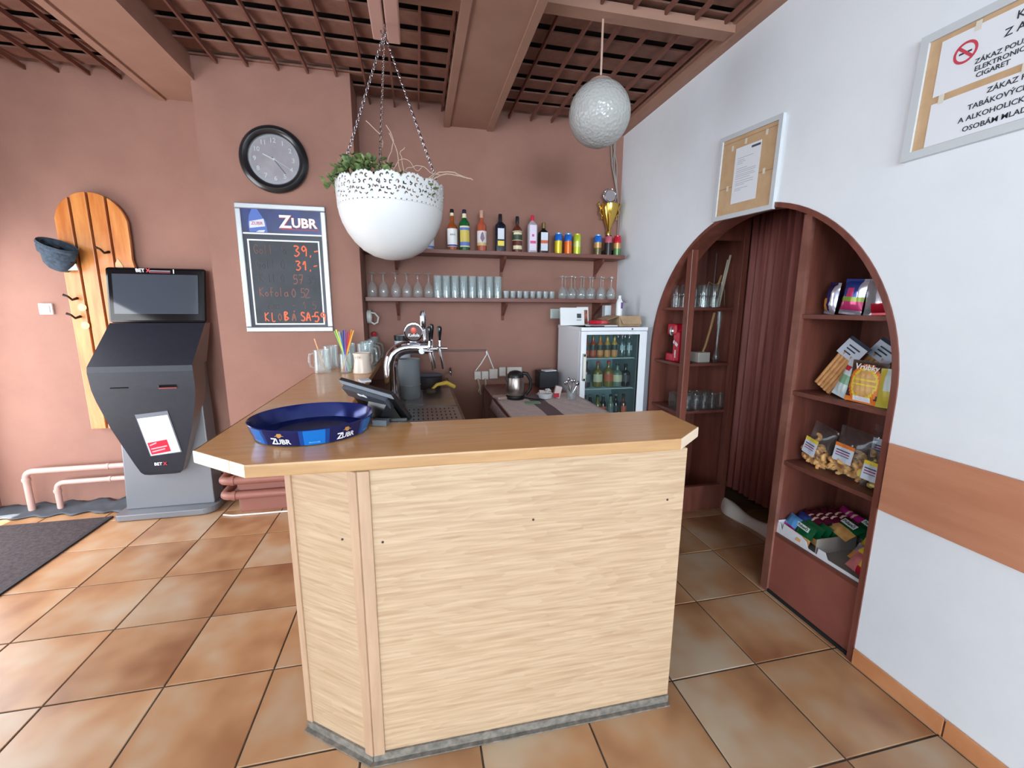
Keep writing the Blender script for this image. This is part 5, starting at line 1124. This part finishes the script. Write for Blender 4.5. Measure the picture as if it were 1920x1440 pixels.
# things on top of the fridge
zf = fz1+.0005
t = thing('thermostat_package', 'white boxed thermostat leaning on top of the fridge', 'package', (1.27, 3.36, zf))
Rp = Matrix.Rotation(-.16, 3, 'X')
B().obox((1.262, 3.40, zf+.075), (.105, .012, .074), Rp).obj('box', WHITEP, t, bevel=.004)
B().obox((1.318, 3.386, zf+.082), (.018, .003, .018), Rp).obj('display', M('display_grey', (70, 76, 80), .3), t)
for k in range(3): B().obox((1.318, 3.384, zf+.052-k*.007), (.020, .002, .0018), Rp).obj('print_line', GREYP, t)
B().obox((1.175, 3.402, zf+.140), (.012, .003, .003), Rp).obj('tab', GREYP, t); B().obox((1.30, 3.402, zf+.140), (.015, .003, .003), Rp).obj('tab', GREYP, t)
t = thing('picture_card', 'white card with dark red photo behind the thermostat box', 'card', (1.385, 3.45, zf))
B().obox((1.375, 3.45, zf+.078), (.050, .006, .077), Rp).obj('card', WHITEP, t); B().obox((1.382, 3.4425, zf+.070), (.034, .002, .060), Rp).obj('photo', NM('photo_print', (60, 28, 26), (196, 120, 96), 30, 3, rough=.4), t)
t = thing('red_packet', 'crumpled red packet lying on papers on the fridge', 'packet', (1.46, 3.30, zf+.014))
B().ball((1.46, 3.30, zf+.032), 1, 14, 8, (.10, .05, .020)).obj('packet', NM('red_foil', (196, 24, 48), (226, 120, 120), 14, 3, rough=.3, lo=.5, hi=.7), t, True)
tag(B().obox((1.47, 3.27, zf+.006), (.11, .07, .0055), Matrix.Rotation(.15, 3, 'Z')).obj('paper_stack', PAPER, bevel=.001), 'flat stack of papers under the red packet', 'paper')
tag(B().obox((1.39, 3.17, zf+.005), (.05, .025, .0045), Matrix.Rotation(.1, 3, 'Z')).obj('dark_booklet', M('booklet_dark', (52, 44, 60), .5)), 'small dark booklet at the fridge front edge', 'booklet')
t = thing('cardboard_box', 'open brown cardboard box on the right of the fridge', 'box', (1.70, 3.34, zf))
CBD = NM('cardboard', (166, 136, 106), (182, 152, 122), 14, 4, rough=.85)
for a in ((1.60, 1.605, 3.22, 3.46), (1.785, 1.79, 3.22, 3.46), (1.605, 1.785, 3.22, 3.225), (1.605, 1.785, 3.455, 3.46)): B().box(*a, zf, zf+.085).obj('side', CBD, t)
B().box(1.605, 1.785, 3.225, 3.455, zf, zf+.004).obj('bottom', CBD, t)
B().add([(1.60, 3.22, zf+.085), (1.60, 3.46, zf+.085), (1.50, 3.44, zf+.055), (1.51, 3.25, zf+.05)], [(0, 1, 2, 3)]).obj('flap', CBD, t, solid=.003); B().add([(1.79, 3.22, zf+.085), (1.60, 3.22, zf+.085), (1.62, 3.19, zf+.02), (1.785, 3.19, zf+.02)], [(0, 1, 2, 3)]).obj('flap', CBD, t, solid=.003)
t = thing('cleaner_bottle', 'tall white plastic bottle with purple label in the cardboard box', 'bottle', (1.655, 3.34, zf+.004))
B().lathe([(.024, 0), (.026, .01), (.027, .19), (.018, .215), (.012, .22), (.013, .245), (0, .247)], 18, (1.655, 3.34, zf+.004)).obj('body', WHITEP, t, True)
B().lathe([(.0274, .14), (.0276, .19)], 12, (1.655, 3.34, zf+.004), a0=-PI/2, a1=-PI/2+1.5).obj('label', M('label_purple', (110, 70, 150), .4), t, True)
tag(B().box(1.60, 1.66, 3.50, 3.56, zf, zf+.17).obj('white_carton', M('carton_pale', (206, 210, 216), .5), bevel=.003), 'pale upright carton behind the cardboard box on the fridge', 'carton')
# ================================================================== arch: shelf columns and curtain
XF = XR+.018
t = thing('snack_shelf', 'dark wooden snack shelf column filling the near side of the arch', 'shelf unit', (2.05, 1.55, 0))
B().box(XF, 2.27, 1.780, 1.812, 0, 2.02).obj('side_panel', WOODDARK, t); B().box(XF-.012, XF+.012, 1.774, 1.818, 0, 2.00).obj('front_edge', NM('lit_brown_edge', (116, 72, 60), (140, 92, 80), 8, 4, rough=.4), t)  # front edge coloured lighter, its bright highlight is in the paint
B().box(XR+WT+.02, 2.27, 1.262, 1.284, 0, 1.9).obj('side_panel', WOODDARK, t)
B().box(2.25, 2.27, 1.284, 1.780, 0, 2.2).obj('back_panel', WOODDARK, t)
SH = (1.525, 1.140, .765)
for z in SH: B().box(XF, 2.25, 1.306, 1.780, z-.022, z).obj('shelf', SHELFW, t, bevel=.002)
B().box(XF, 2.25, 1.306, 1.780, .335, .355).obj('shelf', SHELFW, t); B().box(XF, XF+.02, 1.306, 1.780, .0, .335).obj('plinth_panel', NM('plinth_brown', (138, 78, 67), (148, 86, 74), 6, 4, rough=.45), t)
B().box(2.235, 2.25, 1.50, 1.535, .355, 1.9).obj('batten', SHELFW, t)
B().box(XF-.010, XF, 1.306, 1.774, .0005, .016).obj('base_strip', M('strip_black', (24, 24, 28), .8), t)  # thin near-black strip along the foot of the plinth
t = thing('glass_shelf', 'dark wooden open shelf column at the far side of the arch', 'shelf unit', (2.08, 2.92, 0))
for a in ((XF, XF+.05, 2.700, 2.755), (2.27, 2.315, 2.700, 2.755)): B().box(*a, 0, 2.2).obj('post', WOODDARK, t, bevel=.003)
B().box(XF+.05, 2.27, 2.705, 2.735, 2.02, 2.22).obj('header', WOODDARK, t); B().box(XF+.05, 2.27, 2.705, 2.735, 0, .20).obj('plinth_panel', WOODDARK, t)
B().box(2.30, 2.318, 2.755, 3.15, 0, 2.22).obj('back_panel', WOODDARK, t); B().box(XR+WT+.025, 2.30, 3.13, 3.15, 0, 2.22).obj('side_panel', WOODDARK, t)
FZ = (1.556, 1.150, .790)
for z in FZ: B().box(XF+.004, 2.30, 2.74, 3.10, z-.018, z).obj('shelf', SHELFW, t)
# pleated curtain behind the doorway
CUR = NM('wine_brown_curtain', (132, 72, 66), (152, 88, 80), 9, 4, (4, 4, .3), .6)
b = B(); n = 150; vs = []; fs = []; zz = (.175, .6, 1.2, 1.8, 2.23)
for i in range(n+1):
    y = 1.83+(2.71-1.83)*i/n
    for z in zz: vs.append((2.355+.020*math.sin(i*.62)*(1+.25*math.sin(i*.13))+.006*math.sin(i*1.7+z), y+.006*math.sin(i*.62+1.5), z))
m_ = len(zz)
for i in range(n):
    for j in range(m_-1): a = i*m_+j; fs.append((a, a+m_, a+m_+1, a+1))
tag(b.add(vs, fs).obj('curtain', CUR, None, True, solid=.002), 'wine brown pleated curtain closing the doorway inside the arch', 'curtain')
B().tube([(2.355, 1.815, 2.225), (2.355, 2.70, 2.225)], .008, 8).obj('curtain_rod', STEEL, None, True); tag(bpy.data.objects['curtain_rod'], 'thin metal rod holding the doorway curtain', 'rod')
# white crumpled bag under the curtain
b = B(); nx, ny = 30, 8; vs = []; fs = []
for i in range(nx+1):
    u = i/nx
    for j in range(ny+1):
        v = j/ny; a = v*PI; hgt = .075*(1+.25*math.sin(u*9)); wdt = .055*(1+.2*math.sin(u*7+1))*min(1, 4*u+.3)*min(1, 4*(1-u)+.3)
        vs.append((2.325-wdt*math.cos(a)+.02*math.sin(u*6), 2.06+.66*u, .02+hgt*math.sin(a)*min(1, 5*u+.3)))
for i in range(nx):
    for j in range(ny): a = i*(ny+1)+j; fs.append((a, a+ny+1, a+ny+2, a+1))
fs += [tuple(range(ny, -1, -1)), tuple(range(nx*(ny+1), nx*(ny+1)+ny+1))]
o = tag(b.add(vs, fs).obj('white_bag', M('white_bag_plastic', (240, 236, 228), .5), None, True), 'white crumpled bag on the floor under the curtain', 'bag')
for v in o.data.vertices: v.co.z -= .019
# things on the far column
GLASS_KEEP = GLASS; GLASS = clearmat('dim_clear_glass', (240, 246, 246), .06, .03, .03)
jar = [(.034, 0), (.040, .003), (.042, .075), (.036, .08), (.036, .085), (.042, .09), (.042, .16), (.040, .165), (0, .16)]
s0 = None
for kk, (x, y) in enumerate(((1.93, 2.83), (1.93, 2.95), (2.05, 2.80), (2.14, 2.80), (2.06, 2.93), (2.15, 2.93))):
    if s0 is None: s0 = glass('beer_glass', jar, (x, y, FZ[0]), 'beer glass on the top far arch shelf, front and left of the post', 'beer glasses on the top far shelf')
    else: c = s0.copy(); COL.objects.link(c); c.location = (x, y, FZ[0]); c['label'] = ('', 'beer glass on the top far arch shelf, rear and left of the post', 'beer glass on the top far arch shelf, front and just right of the post', 'beer glass on the top far arch shelf, front and beside the sticks', 'beer glass on the top far arch shelf, rear and just right of the post', 'beer glass on the top far arch shelf, rear and beside the sticks')[kk]
for k, (x, y) in enumerate(((1.95, 2.87), (1.95, 2.975))):
    t = thing('coffee_machine', ('red capsule coffee machine with grey front on the far shelf', 'red and white coffee machine half hidden by the post')[k], 'coffee machine', (x, y, FZ[1]), group='coffee machines on the far shelf')
    y = y+.06 if k == 0 else y-.09
    RC = M('red_machine', (196, 26, 52), .25); z = FZ[1]
    if k == 0:
        B().box(x-.06, x+.06, y-.055, y+.055, z, z+.06).obj('base', RC, t, bevel=.01); B().box(x+.01, x+.06, y-.05, y+.05, z+.06, z+.20).obj('column', M('machine_grey', (72, 76, 80), .35), t, bevel=.008)
        B().box(x-.06, x+.06, y-.055, y+.055, z+.20, z+.285).obj('head', RC, t, bevel=.014); B().ball((x-.055, y, z+.23), .034, 14, 8, (.4, 1, 1.1)).obj('cap', SILVER, t, True)
        B().box(x-.055, x+.03, y-.052, y-.044, z+.06, z+.20).obj('side_frame', RC, t, bevel=.003)
    else:
        B().box(x-.05, x+.06, y-.05, y+.03, z, z+.23).obj('body', RC, t, bevel=.012); B().obox((x-.051, y-.01, z+.14), (.002, .03, .012), Matrix.Rotation(.5, 3, 'X')).obj('stripe', WHITEPR, t); B().obox((x-.051, y-.01, z+.06), (.002, .008, .03)).obj('stripe', WHITEPR, t); B().ball((x, y-.01, z+.23), .035, 12, 6, (1, 1, .7)).obj('lid', RC, t, True)
tb = [(.026, 0), (.030, .003), (.034, .05), (.030, .085), (.034, .115), (.032, .116), (0, .10)]
s0 = None
for i in range(6):
    for j in range(2):
        p = (1.905+i*.072+(j % 2)*.03, 2.79+j*.12, FZ[2])
        if s0 is None: s0 = glass('small_glass', tb, p, 'small bulbous glass on the lowest far arch shelf, front row, first from the wall', 'small glasses on the lowest far shelf', 14)
        else: c = s0.copy(); COL.objects.link(c); c.location = p; c['label'] = 'small bulbous glass on the lowest far arch shelf, %s row, %s from the wall' % (('front', 'rear')[j], ORD[i])
tag(B().box(2.05, 2.15, 2.80, 2.90, FZ[1], FZ[1]+.075).obj('white_box', M('box_grey_white', (176, 172, 164), .5), bevel=.004), 'small off white box on the middle far shelf', 'box')
t = thing('glass_yard', 'tall slim glass beer yard standing on the middle far shelf', 'glass', (2.20, 2.80, FZ[1]))
B().lathe([(.016, 0), (.028, .02), (.024, .06), (.010, .10), (.014, .25), (.020, .38), (.019, .38), (0, .11)], 16, (2.20, 2.80, FZ[1])).obj('glass', GLASS, t, True)
tag(B().tube([(2.10, 2.86, FZ[1]+.001), (2.13, 2.84, FZ[1]+.12), (2.155, 2.83, FZ[1]+.25), (2.17, 2.82, FZ[1]+.37)], .009, 8).obj('bamboo_stick', M('bamboo', (150, 116, 70), .5), None, True), 'curved bamboo stick leaning on the middle far shelf', 'stick')
for k, (dx, m) in enumerate(((0, (190, 178, 160)), (.022, (206, 196, 180)), (-.05, (166, 130, 84)))):
    tag(B().tube([(2.185+dx*.4, 2.80+.03*k, FZ[0]+.008), (2.262+dx*.3, 2.82+.03*k, FZ[0]+(.38, .35, .24)[k])], .0075, 8).obj('stick', M('stick_%d' % k, m, .6), None, True), ('tall pale stick leaning on the top far shelf', 'second pale stick leaning just beside the tall one', 'short brown stick leaning behind the pale sticks')[k], 'stick', 'sticks on the top far shelf')
t = thing('wire_stand', 'thin wire stand with loops on the top far shelf', 'wire stand', (2.19, 2.88, FZ[0]))
B().tube([(2.19, 2.88, FZ[0]), (2.19, 2.88, FZ[0]+.40)], .003, 6).obj('rod', STEEL, t, True)
for s_ in (-1, 1): B().tube([(2.19, 2.88, FZ[0]+.17), (2.19+s_*.05, 2.87, FZ[0]+.19), (2.19+s_*.08, 2.86, FZ[0]+.13), (2.19+s_*.09, 2.86, FZ[0]+.02)], .003, 6).obj('loop', M('loop_tan', (150, 120, 84), .5), t, True)

GLASS = GLASS_KEEP
# ================================================================== snacks
def pouch(w, h, th, fn, mats, name, parent, M4, nu=14, nv=16, seal=.07, wob=.0):
    """sealed bag: front and back sheets bulging from sealed top and bottom; fn(u,v)->material index"""
    vs = []; fs = []; mi = []; rn = random.Random(int(w*1e4)+int(h*1e4))
    for s_ in (1, -1):
        for j in range(nv+1):
            for i in range(nu+1):
                u = i/nu*2-1; v = j/nv; e = min(1, max(0, (v-seal)/.22))*min(1, max(0, (1-seal-v)/.22))
                bl = (1-abs(u)**2.4)*math.sqrt(max(0, e)); n_ = .0022*math.sin(i*2.1+j*1.3)*math.sin(j*.9+i*.5)
                vs.append((u*w/2*(1-.05*math.sqrt(max(0, e))), -s_*(th/2*bl+.0006)+n_*(1 if bl > .05 else .2)+wob*math.sin(v*9+u*2), v*h))
    k = (nu+1)*(nv+1)
    for q in (0, 1):
        for j in range(nv):
            for i in range(nu):
                a = q*k+j*(nu+1)+i; f = (a, a+1, a+nu+2, a+nu+1); fs.append(f if q == 0 else f[::-1]); mi.append(fn((i+.5)/nu, (j+.5)/nv) if q == 0 else 0)
    b = B(); b.v = [tuple(M4 @ Vector(v)) for v in vs]; b.f = fs; b.mi = mi
    return b.obj(name, mats, parent, True)
def facing(x, y, z, yaw_=0.0, lean=0.0, rolla=0.0):
    """bag whose front looks towards -x (rotated by yaw about z), leaning back by lean"""
    return Matrix.Translation((x, y, z)) @ Matrix.Rotation(-PI/2+yaw_, 4, 'Z') @ Matrix.Rotation(-lean, 4, 'X') @ Matrix.Rotation(rolla, 4, 'Y')
FOILP = M('foil_purple', (44, 38, 92), .18, .35); FOILS = M('foil_silver', (206, 206, 220), .2, .6); FOILB = M('foil_blue', (46, 70, 150), .2, .35); FOILO = M('foil_orange', (222, 150, 62), .25, .2); FOILPK = M('foil_pink', (206, 62, 120), .22, .2); FOILR = M('foil_red', (190, 34, 56), .22, .2); FOILM = M('foil_maroon', (96, 20, 52), .2, .3); FOILMG = M('foil_magenta', (200, 44, 140), .2, .3); FOILG = M('foil_green', (18, 104, 62), .2, .25); CRACK = NM('cracker_print', (206, 150, 84), (226, 180, 112), 30, 3, rough=.4)
def top_bag(label, y, x, w, h, fn, mats, yaw_, rolla=0):
    t = thing('snack_bag', label, 'snack bag', (x, y, SH[0]), group='snack bags on the top shelf of the snack column')
    pouch(w, h, .05, fn, mats, 'bag', t, facing(x, y, SH[0]+.001, yaw_, .05, rolla)); return t
top_bag('small dark blue and orange snack bag near the shelf post', 1.715, 1.955, .090, .150, lambda u, v: 2 if (v < .12) else (3 if v < .5 and u < .6 else (1 if u > .72 else 0)), [FOILP, FOILS, FOILS, FOILO], -.35, .10)
top_bag('blue and pink sweets bag in the middle of the top shelf', 1.605, 1.945, .118, .160, lambda u, v: 3 if v < .10 else (2 if v < .38 else (4 if v < .5 else (2 if .5 < v < .72 and .35 < u < .62 else (1 if u > .82 else 0)))), [FOILB, FOILS, FOILPK, FOILS, M('foil_lime', (150, 170, 70), .25, .2)], -.1, .08)
top_bag('clear snack bag with red label at the top shelf right end', 1.462, 1.95, .150, .158, lambda u, v: 1 if v < .30 and u > .2 else (2 if .38 < u < .55 or u > .8 else 0), [M('foil_grey', (150, 150, 158), .18, .4), FOILR, FOILS], .15, -.05)
# second shelf: bread stick bags and cracker bags
STICK = NM('bread_stick', (196, 138, 84), (220, 166, 108), 24, 4, rough=.6)
for k, (y, x, lab) in enumerate(((1.700, 1.955, 'long pretzel stick bag leaning at the left of the second shelf'), (1.610, 2.02, 'pretzel stick bag leaning second from the left'), (1.525, 2.05, 'pretzel stick bag leaning third from the left'), (1.45, 2.03, 'pretzel stick bag leaning at the right end'))):
    t = thing('pretzel_stick_bag', lab, 'snack bag', (x, y, SH[1]), group='pretzel stick bags on the second shelf')
    Mx = facing(x, y, SH[1]+.022, 0.0, .16, .50)
    for q in range(5):
        u = -.042+q*.021; B().tube([Mx @ Vector((u, -.004*(q % 2), .006)), Mx @ Vector((u+.001, -.002, .10)), Mx @ Vector((u, -.006*(q % 2), .205))], .0105, 8).obj('pretzel_stick', STICK, t, True)
    B().add([Mx @ Vector(v) for v in ((-.058, -.016, .185), (.058, -.016, .185), (.056, -.006, .262), (-.056, -.006, .262))], [(0, 1, 2, 3)]).obj('label', M('label_blue_grey', (196, 204, 218), .4), t, solid=.001)
    for j, zz_ in enumerate((.205, .222, .238)): B().add([Mx @ Vector(v) for v in ((-.03, -.0155+.0018*j, zz_), (.01+.012*j, -.0155+.0018*j, zz_), (.01+.012*j, -.0150+.0018*j, zz_+.006), (-.03, -.0150+.0018*j, zz_+.006))], [(0, 1, 2, 3)]).obj('print_line', INK, t)
    B().add([Mx @ Vector(v) for v in ((-.060, -.004, .255), (.060, -.004, .255), (.060, .004, .275), (-.060, .004, .275))], [(0, 1, 2, 3)]).obj('header', M('header_dark', (60, 66, 78), .3), t, solid=.001)
t = thing('cracker_bag', 'white and green cracker packet leaning between sticks and the round crackers', 'snack bag', (1.93, 1.615, SH[1]))
pouch(.085, .165, .03, lambda u, v: 1 if .35 < v < .6 and u < .8 else (2 if .75 < v < .88 and u < .45 else 0), [M('bag_pale', (206, 220, 220), .35), M('bag_sage', (130, 176, 140), .35), REDP], 'bag', t, facing(1.915, 1.575, SH[1]+.010, -.05, .20, .25))
t = thing('cracker_bag', 'dark bag with a big orange and yellow round cracker picture', 'snack bag', (1.92, 1.47, SH[1]))
def rc(u, v):
    d1 = math.hypot((u-.5)*1.0, (v-.47)*1.02)
    return 3 if .05 < v < .14 and .25 < u < .75 else (2 if d1 < .33 and not (.42 < v < .47 or .55 < v < .58) else (4 if d1 < .38 else (1 if d1 < .47 or v < .12 else 0)))
Mx = facing(1.905, 1.462, SH[1]+.002, .05, .10, .03)
pouch(.150, .185, .034, rc, [M('bag_brown', (70, 50, 40), .35), ORANGEP, CRACK, WHITEPR, YELLOWP], 'bag', t, Mx, 24, 26)
put_text('Vrúbky', .034, WHITEPR, t, Mx @ Matrix.Translation((0, -.0165, .158)) @ Matrix.Rotation(PI/2-.15, 4, 'X'), off=.0006)
t = thing('cracker_bag', 'yellow and white snack bag at the second shelf right end', 'snack bag', (1.92, 1.355, SH[1]))
pouch(.085, .165, .03, lambda u, v: 1 if v > .45 and u > .3 else 0, [M('bag_mustard', (206, 190, 70), .35), M('bag_pale'), REDP], 'bag', t, facing(1.905, 1.355, SH[1]+.002, .12, .08, -.03))
# third shelf: clear bags with chips
CHIP = NM('corn_chip', (222, 158, 92), (240, 196, 130), 30, 3, rough=.6); CHIP2 = NM('corn_chip_yellow', (216, 190, 96), (236, 214, 130), 30, 3, rough=.6)
def clear_bag(label, y, x, w, h, n, yl, lab_mats, yaw_, rolla, chip=CHIP, elong=1.0):
    t = thing('chip_bag', label, 'snack bag', (x, y, SH[2]), group='clear chip bags on the third shelf')
    Mx = facing(x, y, SH[2]+.002, yaw_, .10, rolla); rn = random.Random(int(y*1000))
    b = B()
    for k in range(n):
        c = Vector((rn.uniform(-.40, .40)*w, rn.uniform(-.03, .03), .018+abs(rn.gauss(0, .33))*h*.62)); c.z = min(c.z, h*.66)
        R_ = Matrix.Rotation(rn.uniform(0, 6.28), 3, 'Z') @ Matrix.Rotation(rn.uniform(0, 6.28), 3, 'X')
        r = rn.uniform(.014, .020); pts = []
        for q in range(7): a = -1.6+q*3.2/6; pts.append(Mx @ (c+R_ @ Vector((r*math.cos(a)*elong, r*math.sin(a), .004*math.sin(3*a)))))
        b.tube(pts, [.006, .009, .010, .0105, .010, .009, .006], 6)
    o = b.obj('chips', chip, t, True); o['kind'] = 'stuff'
    pouch(w, h, .10, lambda u, v: 0, [FILM], 'film', t, Mx, 16, 18, .04, .0015)
    B().add([Mx @ Vector((x_*w, -.052+.01*abs(x_), z_)) for x_, z_ in ((-.30, yl), (.22, yl), (.22, yl+.085), (-.30, yl+.085))], [(0, 1, 2, 3)]).obj('label', lab_mats[0], t, solid=.0008)
    B().add([Mx @ Vector((x_*w, -.0528+.01*abs(x_), z_)) for x_, z_ in ((-.30, yl+.068), (.22, yl+.068), (.22, yl+.085), (-.30, yl+.085))], [(0, 1, 2, 3)]).obj('label_band', lab_mats[1], t, solid=.0008)
    for j in range(3): B().add([Mx @ Vector((x_*w, -.0530+.01*abs(x_), z_)) for x_, z_ in ((-.24, yl+.05-.012*j), (.14, yl+.05-.012*j), (.14, yl+.055-.012*j), (-.24, yl+.055-.012*j))], [(0, 1, 2, 3)]).obj('print_line', (INK, FOILMG, GREYP)[j], t)
LW = M('label_white_blue', (214, 222, 236), .4)
clear_bag('clear bag of curled chips with white and yellow label at the left', 1.690, 1.955, .150, .215, 46, .055, (LW, YELLOWP), -.10, .16)
clear_bag('clear bag of orange puffs with slanted label in the middle', 1.515, 1.955, .180, .235, 70, .075, (LW, ORANGEP), -.02, .06)
clear_bag('clear bag of yellow chips with pale label at the right', 1.372, 1.935, .125, .18, 34, .045, (LW, YELLOWP), .08, .04, CHIP2)
clear_bag('clear bag of pale chips standing at the back of the third shelf', 1.46, 2.12, .20, .24, 40, .10, (LW, LW), .0, .0, CHIP2)
# lowest compartment: display box with biscuit packets
ZB = .355
t = thing('display_box', 'open white cardboard display box with biscuit packets', 'box', (2.0, 1.56, ZB))
CW = M('white_card', (222, 222, 228), .55); CG = M('grey_card', (150, 140, 132), .8)
cut = [(1.775, ZB+.001), (1.775, ZB+.055), (1.765, ZB+.062), (1.742, ZB+.025), (1.735, ZB+.068), (1.63, ZB+.058), (1.60, ZB+.045), (1.585, ZB+.015), (1.535, ZB+.012), (1.53, ZB+.045), (1.495, ZB+.045), (1.48, ZB+.018), (1.40, ZB+.018), (1.315, ZB+.016), (1.315, ZB+.001)]
B().prism(cut, 1.872, 1.875, 'x').obj('front_side', CW, t); B().box(1.875, 2.20, 1.315, 1.775, ZB+.001, ZB+.004).obj('bottom', CG, t)
B().box(1.875, 2.20, 1.772, 1.775, ZB+.004, ZB+.07).obj('end_side', CW, t); B().box(1.875, 2.12, 1.545, 1.548, ZB+.004, ZB+.085).obj('divider', CG, t); B().box(2.197, 2.20, 1.315, 1.775, ZB+.004, ZB+.09).obj('rear_side', CG, t)
B().prism([(1.66, ZB+.02), (1.63, ZB+.02), (1.625, ZB+.036), (1.652, ZB+.04)], 1.8705, 1.872, 'x').obj('orange_print', M('print_apricot', (222, 170, 120), .5), t)
def packet(label, x, y, z, w, h, th, fn, mats, rx, rz, group, txt=None, rx2=0):
    t = thing('biscuit_packet', label, 'biscuit packet', (x, y, z), group=group)
    Mx = Matrix.Translation((x, y, z)) @ Matrix.Rotation(rz, 4, 'Z') @ Matrix.Rotation(rx, 4, 'X') @ Matrix.Rotation(rx2, 4, 'Y') @ Matrix.Translation((0, 0, -h/2))
    pouch(w, h, th, fn, mats, 'wrapper', t, Mx, 12, 10, .05)
    if txt:
        B().add([Mx @ Vector(v) for v in ((-w*.30, -th/2-.0015, h*.60), (w*.30, -th/2-.0015, h*.60), (w*.30, -th/2-.0015, h*.85), (-w*.30, -th/2-.0015, h*.85))], [(0, 1, 2, 3)]).obj('name_plate', WHITEPR, t)
        put_text(txt, h*.22, M('print_deep_green', (16, 84, 60), .5), t, Mx @ Matrix.Translation((0, -th/2-.0022, h*.725)) @ Matrix.Rotation(PI/2, 4, 'X'), off=.0003)
    return t
GG = 'green biscuit packets in the display box'
for k in range(4):
    packet(('green biscuit packet at the front of the display box', 'green biscuit packet second in the display box row', 'green biscuit packet third in the display box row', 'green biscuit packet at the back of the row')[k], 1.915+k*.034, 1.66-k*.012, ZB+.062+.004*k, .145, .095, .022, lambda u, v: 1 if v < .3 and u > .3 else 0, [FOILG, CRACK], -.42, -PI/2-.18, GG, 'Pohanči' if k == 0 else None)
packet('green and tan cracker packet lying on top with white name plate', 2.04, 1.545, ZB+.125, .155, .11, .026, lambda u, v: 1 if v < .55 else 0, [FOILG, CRACK], -1.0, -PI/2-.30, GG, 'Pohanči'); packet('green cracker packet lying behind the tan one', 2.11, 1.50, ZB+.135, .155, .10, .026, lambda u, v: 0, [FOILG, CRACK], -.95, -PI/2-.35, GG, 'Pohanči')
for k in range(5): packet(('maroon wafer packet nearest the front in the display box', 'maroon wafer packet second in its stack', 'maroon wafer packet third in its stack', 'maroon wafer packet fourth in its stack', 'bright magenta wafer packet lying on the stack')[k], 2.00+k*.032+(.01 if k == 4 else 0), 1.70-k*.022, ZB+.105+.011*k, .15, .055, .024, lambda u, v: 2 if v < .3 else (1 if .40 < u < .5 or .65 < u < .72 else 0), [FOILM if k < 4 else FOILMG, M('foil_cream', (226, 190, 170), .3), FOILMG], -.75, -PI/2-.25, 'wafer packets in the display box')
for k in range(2): packet(('light blue wafer packet at the left front of the display box', 'blue wafer packet behind the light blue one')[k], 1.925+k*.05, 1.735-k*.01, ZB+.075+.012*k, .09, .075, .028, lambda u, v: 1 if v < .2 else 0, [M('foil_sky', (90, 160, 222), .22, .25) if k == 0 else FOILB, FOILMG], -.6, -PI/2-.2, 'blue packets in the display box')
for k in range(4): packet(('yellow biscuit packet at the right rear of the display box', 'second yellow biscuit packet at the right rear', 'yellow and orange packet at the right of the divider', 'pink and yellow packet at the right front corner')[k], (2.06, 2.02, 1.97, 1.93)[k], (1.405, 1.41, 1.40, 1.375)[k], ZB+(.115, .095, .075, .055)[k], .11, .085, .03, (lambda u, v: 0, lambda u, v: 0, lambda u, v: 1 if v < .5 else (2 if u < .3 else 0), lambda u, v: 1 if u < .6 else (2 if v < .4 else 0))[k], [YELLOWP, (FOILO, FOILO, FOILO, M('foil_salmon', (226, 130, 130), .3))[k], (FOILS, FOILS, FOILS, FOILR)[k]], -.6, -PI/2-.25, 'yellow packets in the display box')
t = thing('wooden_bowl', 'dark brown round bowl at the back of the lowest compartment', 'bowl', (2.16, 1.40, ZB+.10))
B().lathe([(.03, -.096), (.045, -.09), (.06, -.03), (.078, .04), (.074, .045), (.055, -.02), (0, -.05)], 22, (2.15, 1.385, ZB+.196-.09)).obj('bowl', M('bowl_brown', (92, 62, 44), .3), t, True)
